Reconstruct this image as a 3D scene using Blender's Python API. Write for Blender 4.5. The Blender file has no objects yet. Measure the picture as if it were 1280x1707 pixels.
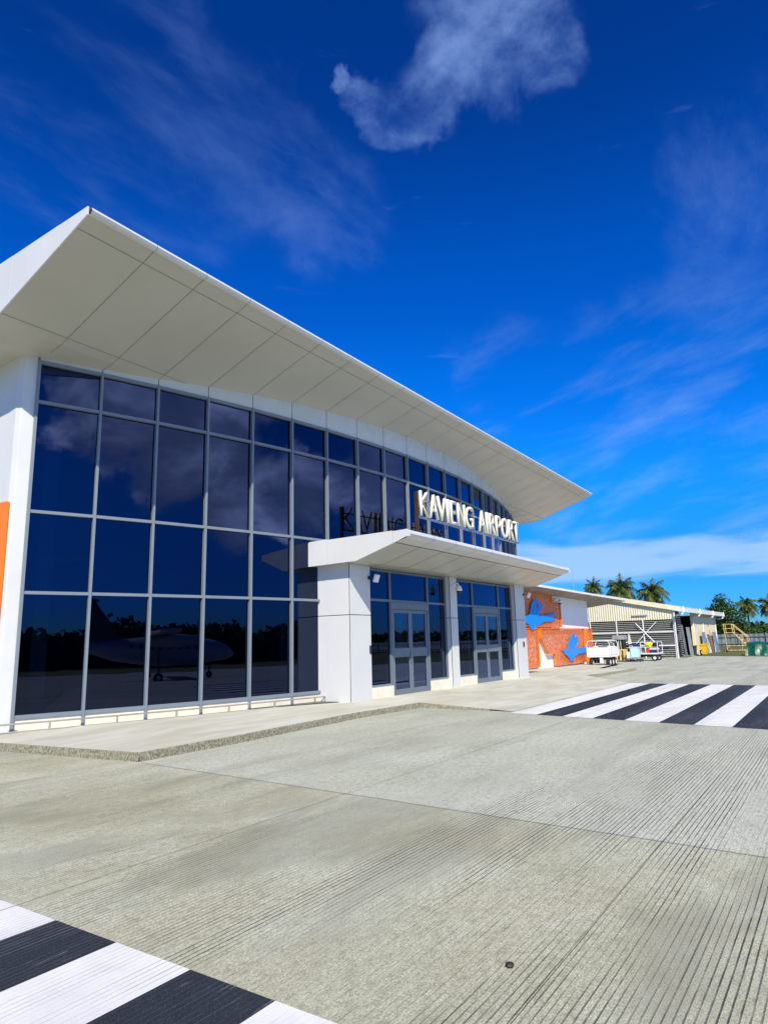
import bpy, bmesh, math, random
from mathutils import Vector, Matrix, noise
random.seed(7)
sc = bpy.context.scene
C = sc.collection
PI = math.pi
R = math.radians

# ------------------------------------------------------------------ camera
CAM_F, PITCH, ROLL, PHI = 1114.75, R(11.0055), R(-1.4599), R(33.7786)
F0 = Vector((math.cos(PHI), math.sin(PHI), 0)); R0 = Vector((math.sin(PHI), -math.cos(PHI), 0)); U0 = Vector((0, 0, 1))
Fv = math.cos(PITCH) * F0 + math.sin(PITCH) * U0
Uv = -math.sin(PITCH) * F0 + math.cos(PITCH) * U0
Rr = math.cos(ROLL) * R0 + math.sin(ROLL) * Uv
Ur = -math.sin(ROLL) * R0 + math.cos(ROLL) * Uv
cam_data = bpy.data.cameras.new("camera"); cam = bpy.data.objects.new("camera", cam_data); C.objects.link(cam)
cam.matrix_world = Matrix(((Rr.x, Ur.x, -Fv.x, 0), (Rr.y, Ur.y, -Fv.y, 0), (Rr.z, Ur.z, -Fv.z, 1.6), (0, 0, 0, 1)))
cam_data.sensor_fit = 'HORIZONTAL'; cam_data.sensor_width = 36.0
cam_data.lens = 36.0 * CAM_F / 1280.0
cam_data.clip_start = 0.05; cam_data.clip_end = 4000
sc.camera = cam

# ------------------------------------------------------------------ light
SUN = Vector((-3.4, -2.83, 3.95)).normalized()          # towards the sun
SUN_EL = math.asin(SUN.z); SUN_AZ = math.atan2(SUN.x, SUN.y)
sl = bpy.data.lights.new("sun", 'SUN'); so = bpy.data.objects.new("sun", sl); C.objects.link(so)
sl.energy = 5.0; sl.angle = R(0.5); sl.color = (1.0, 0.925, 0.76)
so.rotation_euler = SUN.to_track_quat('Z', 'Y').to_euler(); so.location = (0, 0, 60)

sc.view_settings.view_transform = 'Standard'; sc.view_settings.look = 'None'
sc.view_settings.exposure = 0.2; sc.view_settings.gamma = 1.0; sc.view_settings.use_curve_mapping = False

w = bpy.data.worlds.new("World"); sc.world = w; w.use_nodes = True
nt = w.node_tree; nt.nodes.clear()
class G:
    """tiny node-graph helper"""
    def __init__(s, nt): s.nt = nt
    def n(s, t, **k):
        o = s.nt.nodes.new(t)
        for a, b in k.items(): setattr(o, a, b)
        return o
    def link(s, a, b): s.nt.links.new(a, b)
    def put(s, sock, v):
        if hasattr(v, 'links') or isinstance(v, bpy.types.NodeSocket): s.link(v, sock)
        elif isinstance(v, (tuple, list)) and len(v) == 3 and sock.type == 'RGBA': sock.default_value = (*v, 1)
        else: sock.default_value = v
    def m(s, op, a, b=None, c=None, clamp=False):
        o = s.n('ShaderNodeMath', operation=op, use_clamp=clamp); s.put(o.inputs[0], a)
        if b is not None: s.put(o.inputs[1], b)
        if c is not None: s.put(o.inputs[2], c)
        return o.outputs[0]
    def vm(s, op, a, b=None, out=0):
        o = s.n('ShaderNodeVectorMath', operation=op); s.put(o.inputs[0], a)
        if b is not None:
            if op == 'SCALE': s.put(o.inputs[3], b)
            else: s.put(o.inputs[1], b)
        return o.outputs[out]
    def mr(s, v, a, b, c=0., d=1., smooth=True):
        o = s.n('ShaderNodeMapRange'); o.interpolation_type = 'SMOOTHSTEP' if smooth else 'LINEAR'
        s.put(o.inputs[0], v); s.put(o.inputs[1], a); s.put(o.inputs[2], b); s.put(o.inputs[3], c); s.put(o.inputs[4], d); return o.outputs[0]
    def noise(s, vec, scale, detail=4, rough=.55, dist=0., out=0):
        o = s.n('ShaderNodeTexNoise'); s.put(o.inputs['Vector'], vec); s.put(o.inputs['Scale'], scale)
        s.put(o.inputs['Detail'], detail); s.put(o.inputs['Roughness'], rough); s.put(o.inputs['Distortion'], dist); return o.outputs[out]
    def mix(s, f, a, b, blend='MIX'):
        o = s.n('ShaderNodeMix', data_type='RGBA', blend_type=blend); s.put(o.inputs[0], f); s.put(o.inputs[6], a); s.put(o.inputs[7], b); return o.outputs[2]
    def sep(s, v):
        o = s.n('ShaderNodeSeparateXYZ'); s.put(o.inputs[0], v); return o.outputs
    def comb(s, x, y, z):
        o = s.n('ShaderNodeCombineXYZ'); s.put(o.inputs[0], x); s.put(o.inputs[1], y); s.put(o.inputs[2], z); return o.outputs[0]
    def mapping(s, v, scale=(1, 1, 1), rot=(0, 0, 0)):
        o = s.n('ShaderNodeMapping'); s.put(o.inputs[0], v); o.inputs['Scale'].default_value = scale; o.inputs['Rotation'].default_value = rot; return o.outputs[0]

g = G(nt)
sky = g.n('ShaderNodeTexSky'); sky.sky_type = 'NISHITA'; sky.sun_disc = False
sky.sun_elevation = SUN_EL; sky.sun_rotation = SUN_AZ; sky.altitude = 0; sky.air_density = 1.0; sky.dust_density = 0.25; sky.ozone_density = 3.0
hs = g.n('ShaderNodeHueSaturation'); hs.inputs['Saturation'].default_value = 1.32; hs.inputs['Value'].default_value = 1.0
g.link(sky.outputs[0], hs.inputs['Color'])
dirv = g.vm('NORMALIZE', g.n('ShaderNodeTexCoord').outputs['Generated'])
dx, dy, dz = g.sep(dirv)
den = g.m('ADD', g.m('MAXIMUM', dz, 0.0), 0.22)
proj = g.comb(g.m('DIVIDE', dx, den), g.m('DIVIDE', dy, den), 0.0)
n_big = g.noise(proj, 2.8, 7, .6, .1)
n_fine = g.noise(g.mapping(proj, (1, 1, 1), (0, 0, .5)), 7.5, 8, .60, .15)
n_wisp = g.noise(g.mapping(proj, (.9, 1.9, 1), (0, 0, .9)), 2.6, 7, .6, .3)
billow = g.m('ADD', g.m('MULTIPLY', n_big, .35), g.m('MULTIPLY', n_fine, .65))
wv = g.vm('SUBTRACT', g.noise(dirv, 5.5, 5, .6, .3, out=1), (.5, .5, .5))
dirw = g.vm('NORMALIZE', g.vm('ADD', dirv, g.vm('SCALE', wv, .17)))
def blob(d, r):                                           # soft region of the sky round a direction
    dd = Vector(d).normalized()
    c = g.vm('DOT_PRODUCT', dirw, tuple(dd), out=1)
    return g.mr(c, math.cos(R(r)), 1.0)
def union(lst):
    a = lst[0]
    for b in lst[1:]: a = g.m('MAXIMUM', a, b)
    return a
puffA = union([blob(d, r) for d, r in [((0.588, 0.441, 0.678), 1.3), ((0.617, 0.415, 0.669), 2.4), ((0.642, 0.396, 0.656), 2.9), ((0.656, 0.372, 0.657), 3.1), ((0.657, 0.343, 0.672), 3.7), ((0.655, 0.309, 0.690), 4.7), ((0.661, 0.278, 0.697), 4.9), ((0.642, 0.256, 0.723), 5.4), ((0.624, 0.235, 0.745), 6.3), ((0.598, 0.232, 0.767), 7.8), ((0.695, 0.203, 0.690), 3.6), ((0.667, 0.184, 0.722), 3.8)]])
cloudA = g.m('MULTIPLY', g.mr(puffA, .03, 1.0), g.mr(billow, .36, .66, .05, 1.))
puffB = union([blob(d, r) for d, r in [((.955, .272, .105), 8), ((.986, .15, .100), 8), ((.975, .02, .095), 9), ((.93, .36, .09), 7)]])
bandB = g.mr(g.m('ABSOLUTE', g.m('SUBTRACT', dz, .105)), .0, .055, 1., 0.)
n_low = g.noise(g.comb(g.m('MULTIPLY', g.m('ARCTAN2', dy, dx), 3.2), g.m('MULTIPLY', dz, 22.), 0.), 1.6, 6, .55, .4)
cloudB = g.mr(g.m('ADD', g.m('MULTIPLY', g.m('MULTIPLY', puffB, bandB), .55), n_low), .62, 1.0, 0., .75)
puffC = union([blob(d, r) for d, r in [((0.377, 0.616, 0.691), 7.8), ((0.370, 0.655, 0.659), 7.8), ((0.529, 0.583, 0.616), 7.8), ((0.491, 0.598, 0.633), 7.8), ((0.490, 0.640, 0.591), 7.8), ((0.295, 0.696, 0.654), 7.8), ((0.351, 0.716, 0.603), 9.1), ((0.561, 0.561, 0.609), 6.5), ((0.643, 0.516, 0.566), 6.5), ((0.374, 0.586, 0.719), 6.5), ((0.926, 0.057, 0.374), 7.8), ((0.913, 0.080, 0.401), 6.5), ((0.937, 0.256, 0.239), 9.1), ((0.918, 0.310, 0.249), 7.8), ((0.928, 0.163, 0.335), 10.4), ((0.907, 0.238, 0.347), 9.1), ((0.953, 0.137, 0.268), 10.4), ((0.873, 0.330, 0.359), 7.8), ((0.847, 0.031, 0.531), 7.8), ((0.978, 0.069, 0.196), 7.8), ((0.941, 0.063, 0.332), 10.4)]])
az_ = g.m('ARCTAN2', dy, dx)
n_st = g.noise(g.comb(g.m('MULTIPLY', az_, 2.6), g.m('ADD', g.m('MULTIPLY', dz, 10.), g.m('MULTIPLY', az_, 2.2)), 0.), 1.7, 7, .58, .3)
n_mix = g.mix(g.mr(dz, .38, .50), n_st, n_wisp)
cloudC = g.m('MULTIPLY', g.m('MULTIPLY', g.mr(puffC, .0, .8), g.mr(g.sep(n_mix)[0], .42, .76)), g.mr(dz, .30, .60, .34, .26))
puffR = union([blob(d, r) for d, r in [((-.04, -.94, .335), 9), ((.12, -.95, .29), 11), ((.28, -.92, .27), 11), ((.47, -.86, .22), 8), ((.68, -.68, .27), 12), ((.0, -.93, .42), 10), ((.3, -.85, .42), 12)]])
n_pile = g.noise(g.comb(g.m('MULTIPLY', g.m('ARCTAN2', dx, g.m('MULTIPLY', dy, -1.)), 3.), g.m('MULTIPLY', dz, 4.5), 0.), 1.9, 8, .55, .3)
cloudR = g.mr(g.m('ADD', g.m('MULTIPLY', puffR, .42), n_pile), .64, .86)
cloudR = g.m('MULTIPLY', cloudR, g.mr(puffR, .0, .12))
cr_ = g.n('ShaderNodeValToRGB'); el_ = cr_.color_ramp; el_.interpolation = 'EASE'
for i_, (p_, c_) in enumerate([(0., (.09, .30, .62)), (.07, (.045, .30, .85)), (.25, (.035, .50, .95)), (.36, (.012, .45, .92)), (.48, (.010, .37, .83)), (.70, (.020, .24, .57)), (1., (.025, .22, .5))]):
    e_ = el_.elements[i_] if i_ < 2 else el_.elements.new(p_)
    e_.position = p_; e_.color = (*c_, 1)
g.link(g.m('MAXIMUM', dz, 0.), cr_.inputs[0])
skycol = g.vm('SCALE', g.mix(1., hs.outputs[0], cr_.outputs[0], 'MULTIPLY'), 1.9)
dens = g.m('MAXIMUM', g.m('MAXIMUM', g.m('MULTIPLY', cloudA, .66), cloudB), g.m('MAXIMUM', cloudC, cloudR))
lowc = g.mr(dz, .08, .45, 0., 1.)
ccol = g.mix(lowc, (4.2, 6.4, 9.6), g.mix(g.mr(n_fine, .3, .75), (1.3, 2.6, 6.6), (2.6, 4.2, 8.4)))
ccol = g.mix(g.mr(cloudR, .02, .5), ccol, g.mix(g.mr(n_pile, .45, .75), (5.2, 6.6, 10.5), (27., 28., 36.)))
bg = g.n('ShaderNodeBackground'); bg.inputs['Strength'].default_value = 0.093
g.link(g.mix(dens, skycol, ccol), bg.inputs[0])
wo = g.n('ShaderNodeOutputWorld'); g.link(bg.outputs[0], wo.inputs[0])

# ------------------------------------------------------------------ materials
def mat(name, col=(.5, .5, .5), rough=.6, metal=0., var=.06, vscale=3., bump=0., bscale=60., spec=.5, build=None):
    m = bpy.data.materials.new(name); m.use_nodes = True
    q = G(m.node_tree); b = m.node_tree.nodes['Principled BSDF']
    b.inputs['Roughness'].default_value = rough; b.inputs['Metallic'].default_value = metal
    b.inputs['Specular IOR Level'].default_value = spec
    tc = q.n('ShaderNodeTexCoord').outputs['Object']
    if build: build(q, b, tc); return m
    nz = q.noise(tc, vscale, 5, .6)
    lo = tuple(max(0, c * (1 - var)) for c in col); hi = tuple(min(1, c * (1 + var)) for c in col)
    q.link(q.mix(q.mr(nz, .3, .7), lo, hi), b.inputs['Base Color'])
    q.link(q.mr(q.noise(tc, vscale * 2.3, 3), .3, .7, max(0., rough - .06), min(1., rough + .06)), b.inputs['Roughness'])
    if bump:
        bp = q.n('ShaderNodeBump'); bp.inputs['Strength'].default_value = bump; bp.inputs['Distance'].default_value = .01
        q.link(q.noise(tc, bscale, 4), bp.inputs['Height']); q.link(bp.outputs[0], b.inputs['Normal'])
    return m

def concrete_grooved(q, b, tc, base=None, grooves=1.0, gcol=(.05, .05, .05)):
    x, y, z = q.sep(tc)
    patch = q.noise(tc, .55, 6, .6, .3); patch2 = q.noise(q.mapping(tc, (.35, 1.0, 1)), .8, 6, .62, .5)
    fine = q.noise(q.mapping(tc, (.7, 1, 1)), 85, 6, .8); speck = q.noise(tc, 230, 2, .6)
    if base is None:
        near = q.mr(q.m('SUBTRACT', x, q.m('MULTIPLY', y, .0624)), 5.795, 5.805)            # the bays either side of the joint
        c1 = q.mix(q.mr(patch, .30, .70), (.48, .475, .315), (.67, .68, .53))
        c2 = q.mix(q.mr(patch, .30, .70), (.58, .60, .485), (.68, .70, .585))
        col = q.mix(near, c1, c2)
        dmg = q.mix(near, (.78, .78, .78), (.26, .26, .26))
        stain = q.m('MULTIPLY', q.mr(patch2, .46, .58), q.mr(fine, .42, .56, .15, 1.))
        grit = q.noise(q.mapping(tc, (.75, 1, 1)), 17, 7, .8)
        stain = q.m('MULTIPLY', q.m('MULTIPLY', stain, q.mr(grit, .42, .60, .25, 1.25)), q.sep(dmg)[0])
        col = q.mix(stain, col, (.205, .205, .165))
        warm = q.mr(q.noise(q.mapping(tc, (.6, 1, 1)), .9, 5, .6, .3), .50, .70, 0., .55)
        col = q.mix(q.m('MULTIPLY', warm, q.mr(near, 0., 1., 1., .35)), col, (.54, .50, .33))
        mid = q.noise(q.mapping(tc, (3, 14, 1)), 1.3, 5, .65)
        col = q.mix(q.mr(mid, .45, .75, 0., .30), col, (.22, .22, .18))
        col = q.mix(q.mr(grit, .34, .54, .55, 0.), col, (.20, .198, .15))
        col = q.mix(q.mr(grit, .52, .68, 0., .40), col, (.74, .74, .60))
        col = q.mix(q.mr(fine, .42, .56, .60, 0.), col, (.17, .17, .13))
        col = q.mix(q.mr(fine, .52, .72, 0., .35), col, (.72, .72, .62))
    else: col = base(q, tc)
    wob = q.m('MULTIPLY', q.m('SUBTRACT', q.noise(q.mapping(tc, (.35, .35, 1)), 1., 2), .5), .035)
    period = .0392
    yy_ = q.m('DIVIDE', q.m('ADD', q.m('ADD', y, wob), 100.), period)
    cell = q.m('FLOOR', yy_)
    rj = q.n('ShaderNodeTexWhiteNoise', noise_dimensions='1D'); q.link(cell, rj.inputs['W']); rnd_ = rj.outputs['Value']
    d = q.m('ABSOLUTE', q.m('SUBTRACT', q.m('SUBTRACT', yy_, cell), .5))
    lane = q.noise(q.comb(q.m('MULTIPLY', x, .16), q.m('MULTIPLY', y, 1.9), 0.), 1.0, 3, .55)
    area = q.noise(q.mapping(tc, (.5, .9, 1)), .75, 4, .55)
    deep = q.mr(q.m('ADD', q.m('MULTIPLY', lane, .62), q.m('ADD', q.m('MULTIPLY', area, .38), q.mr(y, 3.4, .6, -.025, .05))), .43, .56)
    brk = q.mr(q.noise(q.comb(q.m('MULTIPLY', x, 1.3), q.m('MULTIPLY', cell, .37), 0.), 1.6, 5, .7), .36, .54, .18, 1.)
    wdt = q.m('ADD', .055, q.m('MULTIPLY', deep, .085))
    L = q.mr(d, q.m('MULTIPLY', wdt, .45), wdt, 1., 0.)
    amp = q.m('MULTIPLY', q.m('ADD', .34, q.m('MULTIPLY', deep, .66)), q.m('MULTIPLY', q.mix(deep, brk, q.m('ADD', .35, q.m('MULTIPLY', brk, .65))), q.mr(rnd_, 0., 1., .55, 1., False)))
    L = q.m('MULTIPLY', L, q.sep(q.comb(amp, 0., 0.))[0])
    L = q.m('MULTIPLY', L, grooves)
    col = q.mix(q.m('MULTIPLY', L, .92), col, (.030, .029, .022) if base is None else gcol)
    col = q.mix(q.mr(speck, .60, .74, 0., .35), col, (.14, .135, .11))
    col = q.mix(q.mr(speck, .40, .27, 0., .30), col, (.72, .71, .63))
    q.link(col, b.inputs['Base Color']); b.inputs['Roughness'].default_value = .86; b.inputs['Specular IOR Level'].default_value = .25
    h = q.m('ADD', q.m('MULTIPLY', L, -1.2), q.m('ADD', q.m('MULTIPLY', fine, .5), q.m('MULTIPLY', speck, .25)))
    bp = q.n('ShaderNodeBump'); bp.inputs['Strength'].default_value = .6; bp.inputs['Distance'].default_value = .007
    q.link(h, bp.inputs['Height']); q.link(bp.outputs[0], b.inputs['Normal'])

def paint(c, chip):
    def f(q, tc):
        n1 = q.noise(q.mapping(tc, (1.2, 22, 1)), 1.6, 6, .7); n2 = q.noise(tc, 2.2, 4, .6)
        base = q.mix(q.mr(n2, .3, .7), tuple(v * .90 for v in c), tuple(min(1, v * 1.04) for v in c))
        return q.mix(q.mr(q.m('ADD', n1, q.m('MULTIPLY', n2, .25)), .72, .84, 0., .8), base, chip)
    return f
M = {}
M['apron'] = mat('apron_concrete', build=concrete_grooved)
M['zebra_white'] = mat('white_road_paint', build=lambda q, b, tc: concrete_grooved(q, b, tc, paint((.76, .76, .75), (.40, .40, .35)), .55, (.12, .12, .11)))
M['zebra_black'] = mat('black_road_paint', build=lambda q, b, tc: concrete_grooved(q, b, tc, paint((.017, .022, .033), (.34, .35, .35)), .75, (.20, .23, .27)))
def slab_b(q, b, tc):
    st = q.noise(q.mapping(tc, (.45, 1.6, 1)), 1.1, 7, .62, .6); f = q.noise(tc, 45, 5, .7); pp = q.noise(tc, .8, 5, .6)
    col = q.mix(q.mr(st, .3, .7), (.46, .45, .36), (.60, .60, .52))
    col = q.mix(q.mr(pp, .52, .72, 0., .5), col, (.54, .49, .35))
    col = q.mix(q.mr(f, .52, .75, 0., .3), col, (.2, .19, .16))
    q.link(col, b.inputs['Base Color']); b.inputs['Roughness'].default_value = .8; b.inputs['Specular IOR Level'].default_value = .3
    bp = q.n('ShaderNodeBump'); bp.inputs['Strength'].default_value = .35; bp.inputs['Distance'].default_value = .006
    q.link(f, bp.inputs['Height']); q.link(bp.outputs[0], b.inputs['Normal'])
M['slab'] = mat('walkway_concrete', build=slab_b)
def kerb_b(q, b, tc):
    v = q.noise(q.mapping(tc, (1, 1, .6)), 42, 7, .75); v2 = q.noise(tc, 75, 4, .7)
    col = q.mix(q.mr(v, .36, .64), (.12, .112, .07), (.50, .47, .33))
    col = q.mix(q.mr(v2, .5, .7, 0., .6), col, (.06, .055, .04))
    q.link(col, b.inputs['Base Color']); b.inputs['Roughness'].default_value = .95
    bp = q.n('ShaderNodeBump'); bp.inputs['Strength'].default_value = 1.; bp.inputs['Distance'].default_value = .03
    q.link(q.m('ADD', v, q.m('MULTIPLY', v2, .5)), bp.inputs['Height']); q.link(bp.outputs[0], b.inputs['Normal'])
M['kerb'] = mat('broken_kerb_concrete', build=kerb_b)
M['joint'] = mat('dark_joint', (.03, .03, .026), .9)
M['crack'] = mat('dirt_filled_joint', (.11, .108, .085), .9, var=.4, vscale=4.)
M['seam'] = mat('grey_seam', (.25, .25, .215), .8)
def grass_b(q, b, tc):
    a = q.noise(tc, .35, 6, .65); f = q.noise(tc, 9, 5, .7)
    col = q.mix(q.mr(a, .3, .7), (.055, .085, .012), (.17, .15, .035)); col = q.mix(q.mr(f, .4, .7, 0., .5), col, (.03, .055, .008))
    q.link(col, b.inputs['Base Color']); b.inputs['Roughness'].default_value = .95
    bp = q.n('ShaderNodeBump'); bp.inputs['Strength'].default_value = .8; bp.inputs['Distance'].default_value = .05
    q.link(f, bp.inputs['Height']); q.link(bp.outputs[0], b.inputs['Normal'])
M['grass'] = mat('grass', build=grass_b)
def white_b(q, b, tc):
    st = q.noise(q.mapping(tc, (5, 5, .35)), 1.6, 6, .65); bl = q.noise(tc, .6, 4, .6); f = q.noise(tc, 14, 4, .6)
    col = q.mix(q.mr(bl, .3, .7), (.60, .605, .585), (.64, .645, .63))
    col = q.mix(q.mr(st, .55, .80, 0., .35), col, (.50, .49, .43))
    q.link(col, b.inputs['Base Color']); q.link(q.mr(f, .3, .7, .36, .5), b.inputs['Roughness'])
    bp = q.n('ShaderNodeBump'); bp.inputs['Strength'].default_value = .12; bp.inputs['Distance'].default_value = .02
    q.link(bl, bp.inputs['Height']); q.link(bp.outputs[0], b.inputs['Normal'])
M['white_panel'] = mat('white_aluminium_panel', build=white_b)
M['soffit'] = mat('off_white_soffit_panel', (.51, .50, .425), .34, var=.03, vscale=.6)
M['band'] = mat('pale_grey_panel', (.60, .62, .58), .30, var=.03, vscale=.8)
M['frame'] = mat('silver_window_frame', (.20, .238, .275), .5, .1, spec=.3, var=.03)
M['frame_dark'] = mat('grey_door_frame', (.15, .185, .22), .45, .1, var=.03)
M['plinth'] = mat('cream_plinth', (.74, .70, .56), .7, var=.06, bump=.1)
def glass_b(tint, ior, k=1.32):
    def f(q, b, tc):
        m_out = [n for n in q.nt.nodes if n.type == 'OUTPUT_MATERIAL'][0]; q.nt.nodes.remove(b)
        fr = q.n('ShaderNodeFresnel'); fr.inputs['IOR'].default_value = ior
        tr = q.n('ShaderNodeBsdfTransparent'); tr.inputs[0].default_value = (*tint, 1)
        gl = q.n('ShaderNodeBsdfGlossy'); gl.inputs['Roughness'].default_value = 0.0; gl.inputs[0].default_value = (.42, .54, 1., 1)
        bp = q.n('ShaderNodeBump'); bp.inputs['Strength'].default_value = .05; bp.inputs['Distance'].default_value = .02
        q.link(q.noise(tc, .9, 2, .5), bp.inputs['Height']); q.link(bp.outputs[0], gl.inputs['Normal'])
        mx = q.n('ShaderNodeMixShader'); q.link(q.m('MULTIPLY', fr.outputs[0], k, clamp=True), mx.inputs[0]); q.link(tr.outputs[0], mx.inputs[1]); q.link(gl.outputs[0], mx.inputs[2])
        q.link(mx.outputs[0], m_out.inputs[0])
    return f
M['glass'] = mat('dark_blue_tinted_glass', build=glass_b((.075, .13, .19), 1.6))
M['door_glass'] = mat('clear_tinted_door_glass', build=glass_b((.42, .58, .62), 1.62, 2.3))
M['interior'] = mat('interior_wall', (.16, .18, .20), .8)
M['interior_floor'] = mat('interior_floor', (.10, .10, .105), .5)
M['orange'] = mat('orange_panel', (.86, .20, .008), .5, var=.03)
M['black'] = mat('black_plastic', (.012, .012, .013), .45)
M['rubber'] = mat('tyre_rubber', (.018, .018, .018), .85, bump=.2)
M['steel'] = mat('stainless_steel', (.55, .50, .44), .28, .9, var=.08)
M['rail'] = mat('brushed_steel_pipe', (.50, .45, .40), .35, .6, var=.08)
M['white_paint'] = mat('white_painted_metal', (.78, .78, .76), .45, var=.05)
M['letter_face'] = mat('letter_white_face', (.78, .75, .60), .4, var=.02)
M['letter_side'] = mat('letter_bronze_side', (.045, .030, .014), .45, .1, var=.15)
M['blue'] = mat('bright_blue_cutout', (.0, .235, .80), .5, var=.03)
def lattice(q, b, tc):
    m_out = [n for n in q.nt.nodes if n.type == 'OUTPUT_MATERIAL'][0]
    x, y, z = q.sep(tc)
    v = q.comb(x, z, 0.)
    a = q.noise(v, 6.8, 2.0, .5, 1.2)
    band = q.m('ABSOLUTE', q.m('SUBTRACT', a, .5)); hole = q.mr(band, .032, .042, 0., 1.)
    a2 = q.noise(q.vm('ADD', v, (7.3, 2.1, 0)), 5.5, 2, .5, 1.2)
    band2 = q.m('ABSOLUTE', q.m('SUBTRACT', a2, .5)); keep2 = q.mr(band2, .022, .032, 0., 1.)
    hole = q.m('MULTIPLY', hole, keep2)
    b.inputs['Base Color'].default_value = (.84, .19, .012, 1); b.inputs['Roughness'].default_value = .5
    tr = q.n('ShaderNodeBsdfTransparent'); mx = q.n('ShaderNodeMixShader')
    q.link(hole, mx.inputs[0]); q.link(b.outputs[0], mx.inputs[1]); q.link(tr.outputs[0], mx.inputs[2]); q.link(mx.outputs[0], m_out.inputs[0])
M['lattice'] = mat('perforated_orange_screen', build=lattice)
M['annex_white'] = mat('annex_white_wall', (.82, .84, .83), .7, var=.02)
def ribbed(c1, c2, period, axis):
    def f(q, b, tc):
        x, y, z = q.sep(tc); v = {'x': x, 'y': y, 'z': z}[axis]
        t = q.m('FRACT', q.m('DIVIDE', q.m('ADD', v, 50.), period)); h = q.m('SINE', q.m('MULTIPLY', t, 2 * PI))
        q.link(q.mix(q.mr(q.noise(tc, 2.5, 5, .6), .3, .7), c1, c2), b.inputs['Base Color']); b.inputs['Roughness'].default_value = .6
        bp = q.n('ShaderNodeBump'); bp.inputs['Strength'].default_value = .8; bp.inputs['Distance'].default_value = .022
        q.link(h, bp.inputs['Height']); q.link(bp.outputs[0], b.inputs['Normal'])
    return f
M['cream_rib'] = mat('cream_corrugated_sheet', build=ribbed((.70, .64, .44), (.80, .74, .54), .16, 'y'))
M['roof_sheet'] = mat('pale_roof_sheet', build=ribbed((.52, .47, .39), (.66, .61, .52), .35, 'x'))
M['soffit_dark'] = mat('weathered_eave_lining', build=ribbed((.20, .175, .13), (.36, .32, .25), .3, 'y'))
M['cream_wall'] = mat('cream_block_wall', (.78, .71, .47), .8, var=.05)
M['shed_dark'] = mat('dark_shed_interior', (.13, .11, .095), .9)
def mesh_b(q, b, tc):
    m_out = [n for n in q.nt.nodes if n.type == 'OUTPUT_MATERIAL'][0]
    x, y, z = q.sep(tc)
    t = q.m('ABSOLUTE', q.m('SUBTRACT', q.m('FRACT', q.m('DIVIDE', z, .13)), .5)); keep = q.mr(t, .12, .15, 1., 0.)
    b.inputs['Base Color'].default_value = (.42, .42, .38, 1)
    tr = q.n('ShaderNodeBsdfTransparent'); mx = q.n('ShaderNodeMixShader')
    q.link(keep, mx.inputs[0]); q.link(tr.outputs[0], mx.inputs[1]); q.link(b.outputs[0], mx.inputs[2]); q.link(mx.outputs[0], m_out.inputs[0])
M['louvre'] = mat('grey_slatted_screen', build=mesh_b)
M['grey_sheet'] = mat('weathered_grey_sheet', (.28, .29, .29), .6, var=.25, vscale=2.)
M['dark_sheet'] = mat('dark_grey_sheet', (.15, .17, .18), .6, var=.25, vscale=2.)
M['blue_sheet'] = mat('blue_grey_sheet', (.20, .25, .34), .6, var=.2, vscale=2.)
M['dark_green'] = mat('dark_green_plastic', (.02, .05, .032), .5)
M['yellow'] = mat('yellow_paint', (.76, .55, .20), .5, var=.08)
M['yellow_bin'] = mat('yellow_bin_plastic', (.85, .50, .008), .45, var=.05)
M['rust'] = mat('orange_brown_board', (.55, .22, .06), .7)
M['fence'] = mat('galvanised_fence_sheet', build=ribbed((.13, .165, .165), (.22, .26, .26), .5, 'y'))
M['tarp'] = mat('green_tarpaulin', (.0, .085, .048), .42, var=.25, vscale=2.5, bump=.3, bscale=5.)
M['bark'] = mat('bark', (.16, .125, .09), .9, var=.3, bump=.5, bscale=12.)
M['palm_bark'] = mat('palm_bark', (.25, .22, .17), .9, var=.3, bump=.5, bscale=12.)
def leaf_b(c1, c2):
    def f(q, b, tc):
        q.link(q.mix(q.mr(q.noise(tc, 1.6, 4, .6), .35, .65), c1, c2), b.inputs['Base Color']); b.inputs['Roughness'].default_value = .55
        b.inputs['Specular IOR Level'].default_value = .35
    return f
M['leaf'] = mat('leaf_green', build=leaf_b((.022, .055, .010), (.075, .125, .022)))
M['leaf_b'] = mat('leaf_bright', build=leaf_b((.04, .085, .012), (.12, .17, .03)))
M['palm_leaf'] = mat('palm_leaf', build=leaf_b((.030, .062, .012), (.10, .135, .030)))
M['cyan'] = mat('pale_blue_panel', (.50, .74, .80), .5)
M['navy'] = mat('navy_fabric', (.018, .025, .14), .8)
M['red'] = mat('red_fabric', (.60, .03, .03), .7)
M['bright_yellow'] = mat('bright_yellow_fabric', (.80, .75, .02), .7)
M['aircraft'] = mat('aircraft_white_paint', (.42, .41, .47), .35)
M['aircraft_dark'] = mat('aircraft_dark_paint', (.06, .055, .07), .4)
M['forest'] = mat('far_forest', build=leaf_b((.012, .028, .006), (.045, .07, .016)))
M['pebble'] = mat('dark_metal_nut', (.035, .025, .018), .6)

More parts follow.
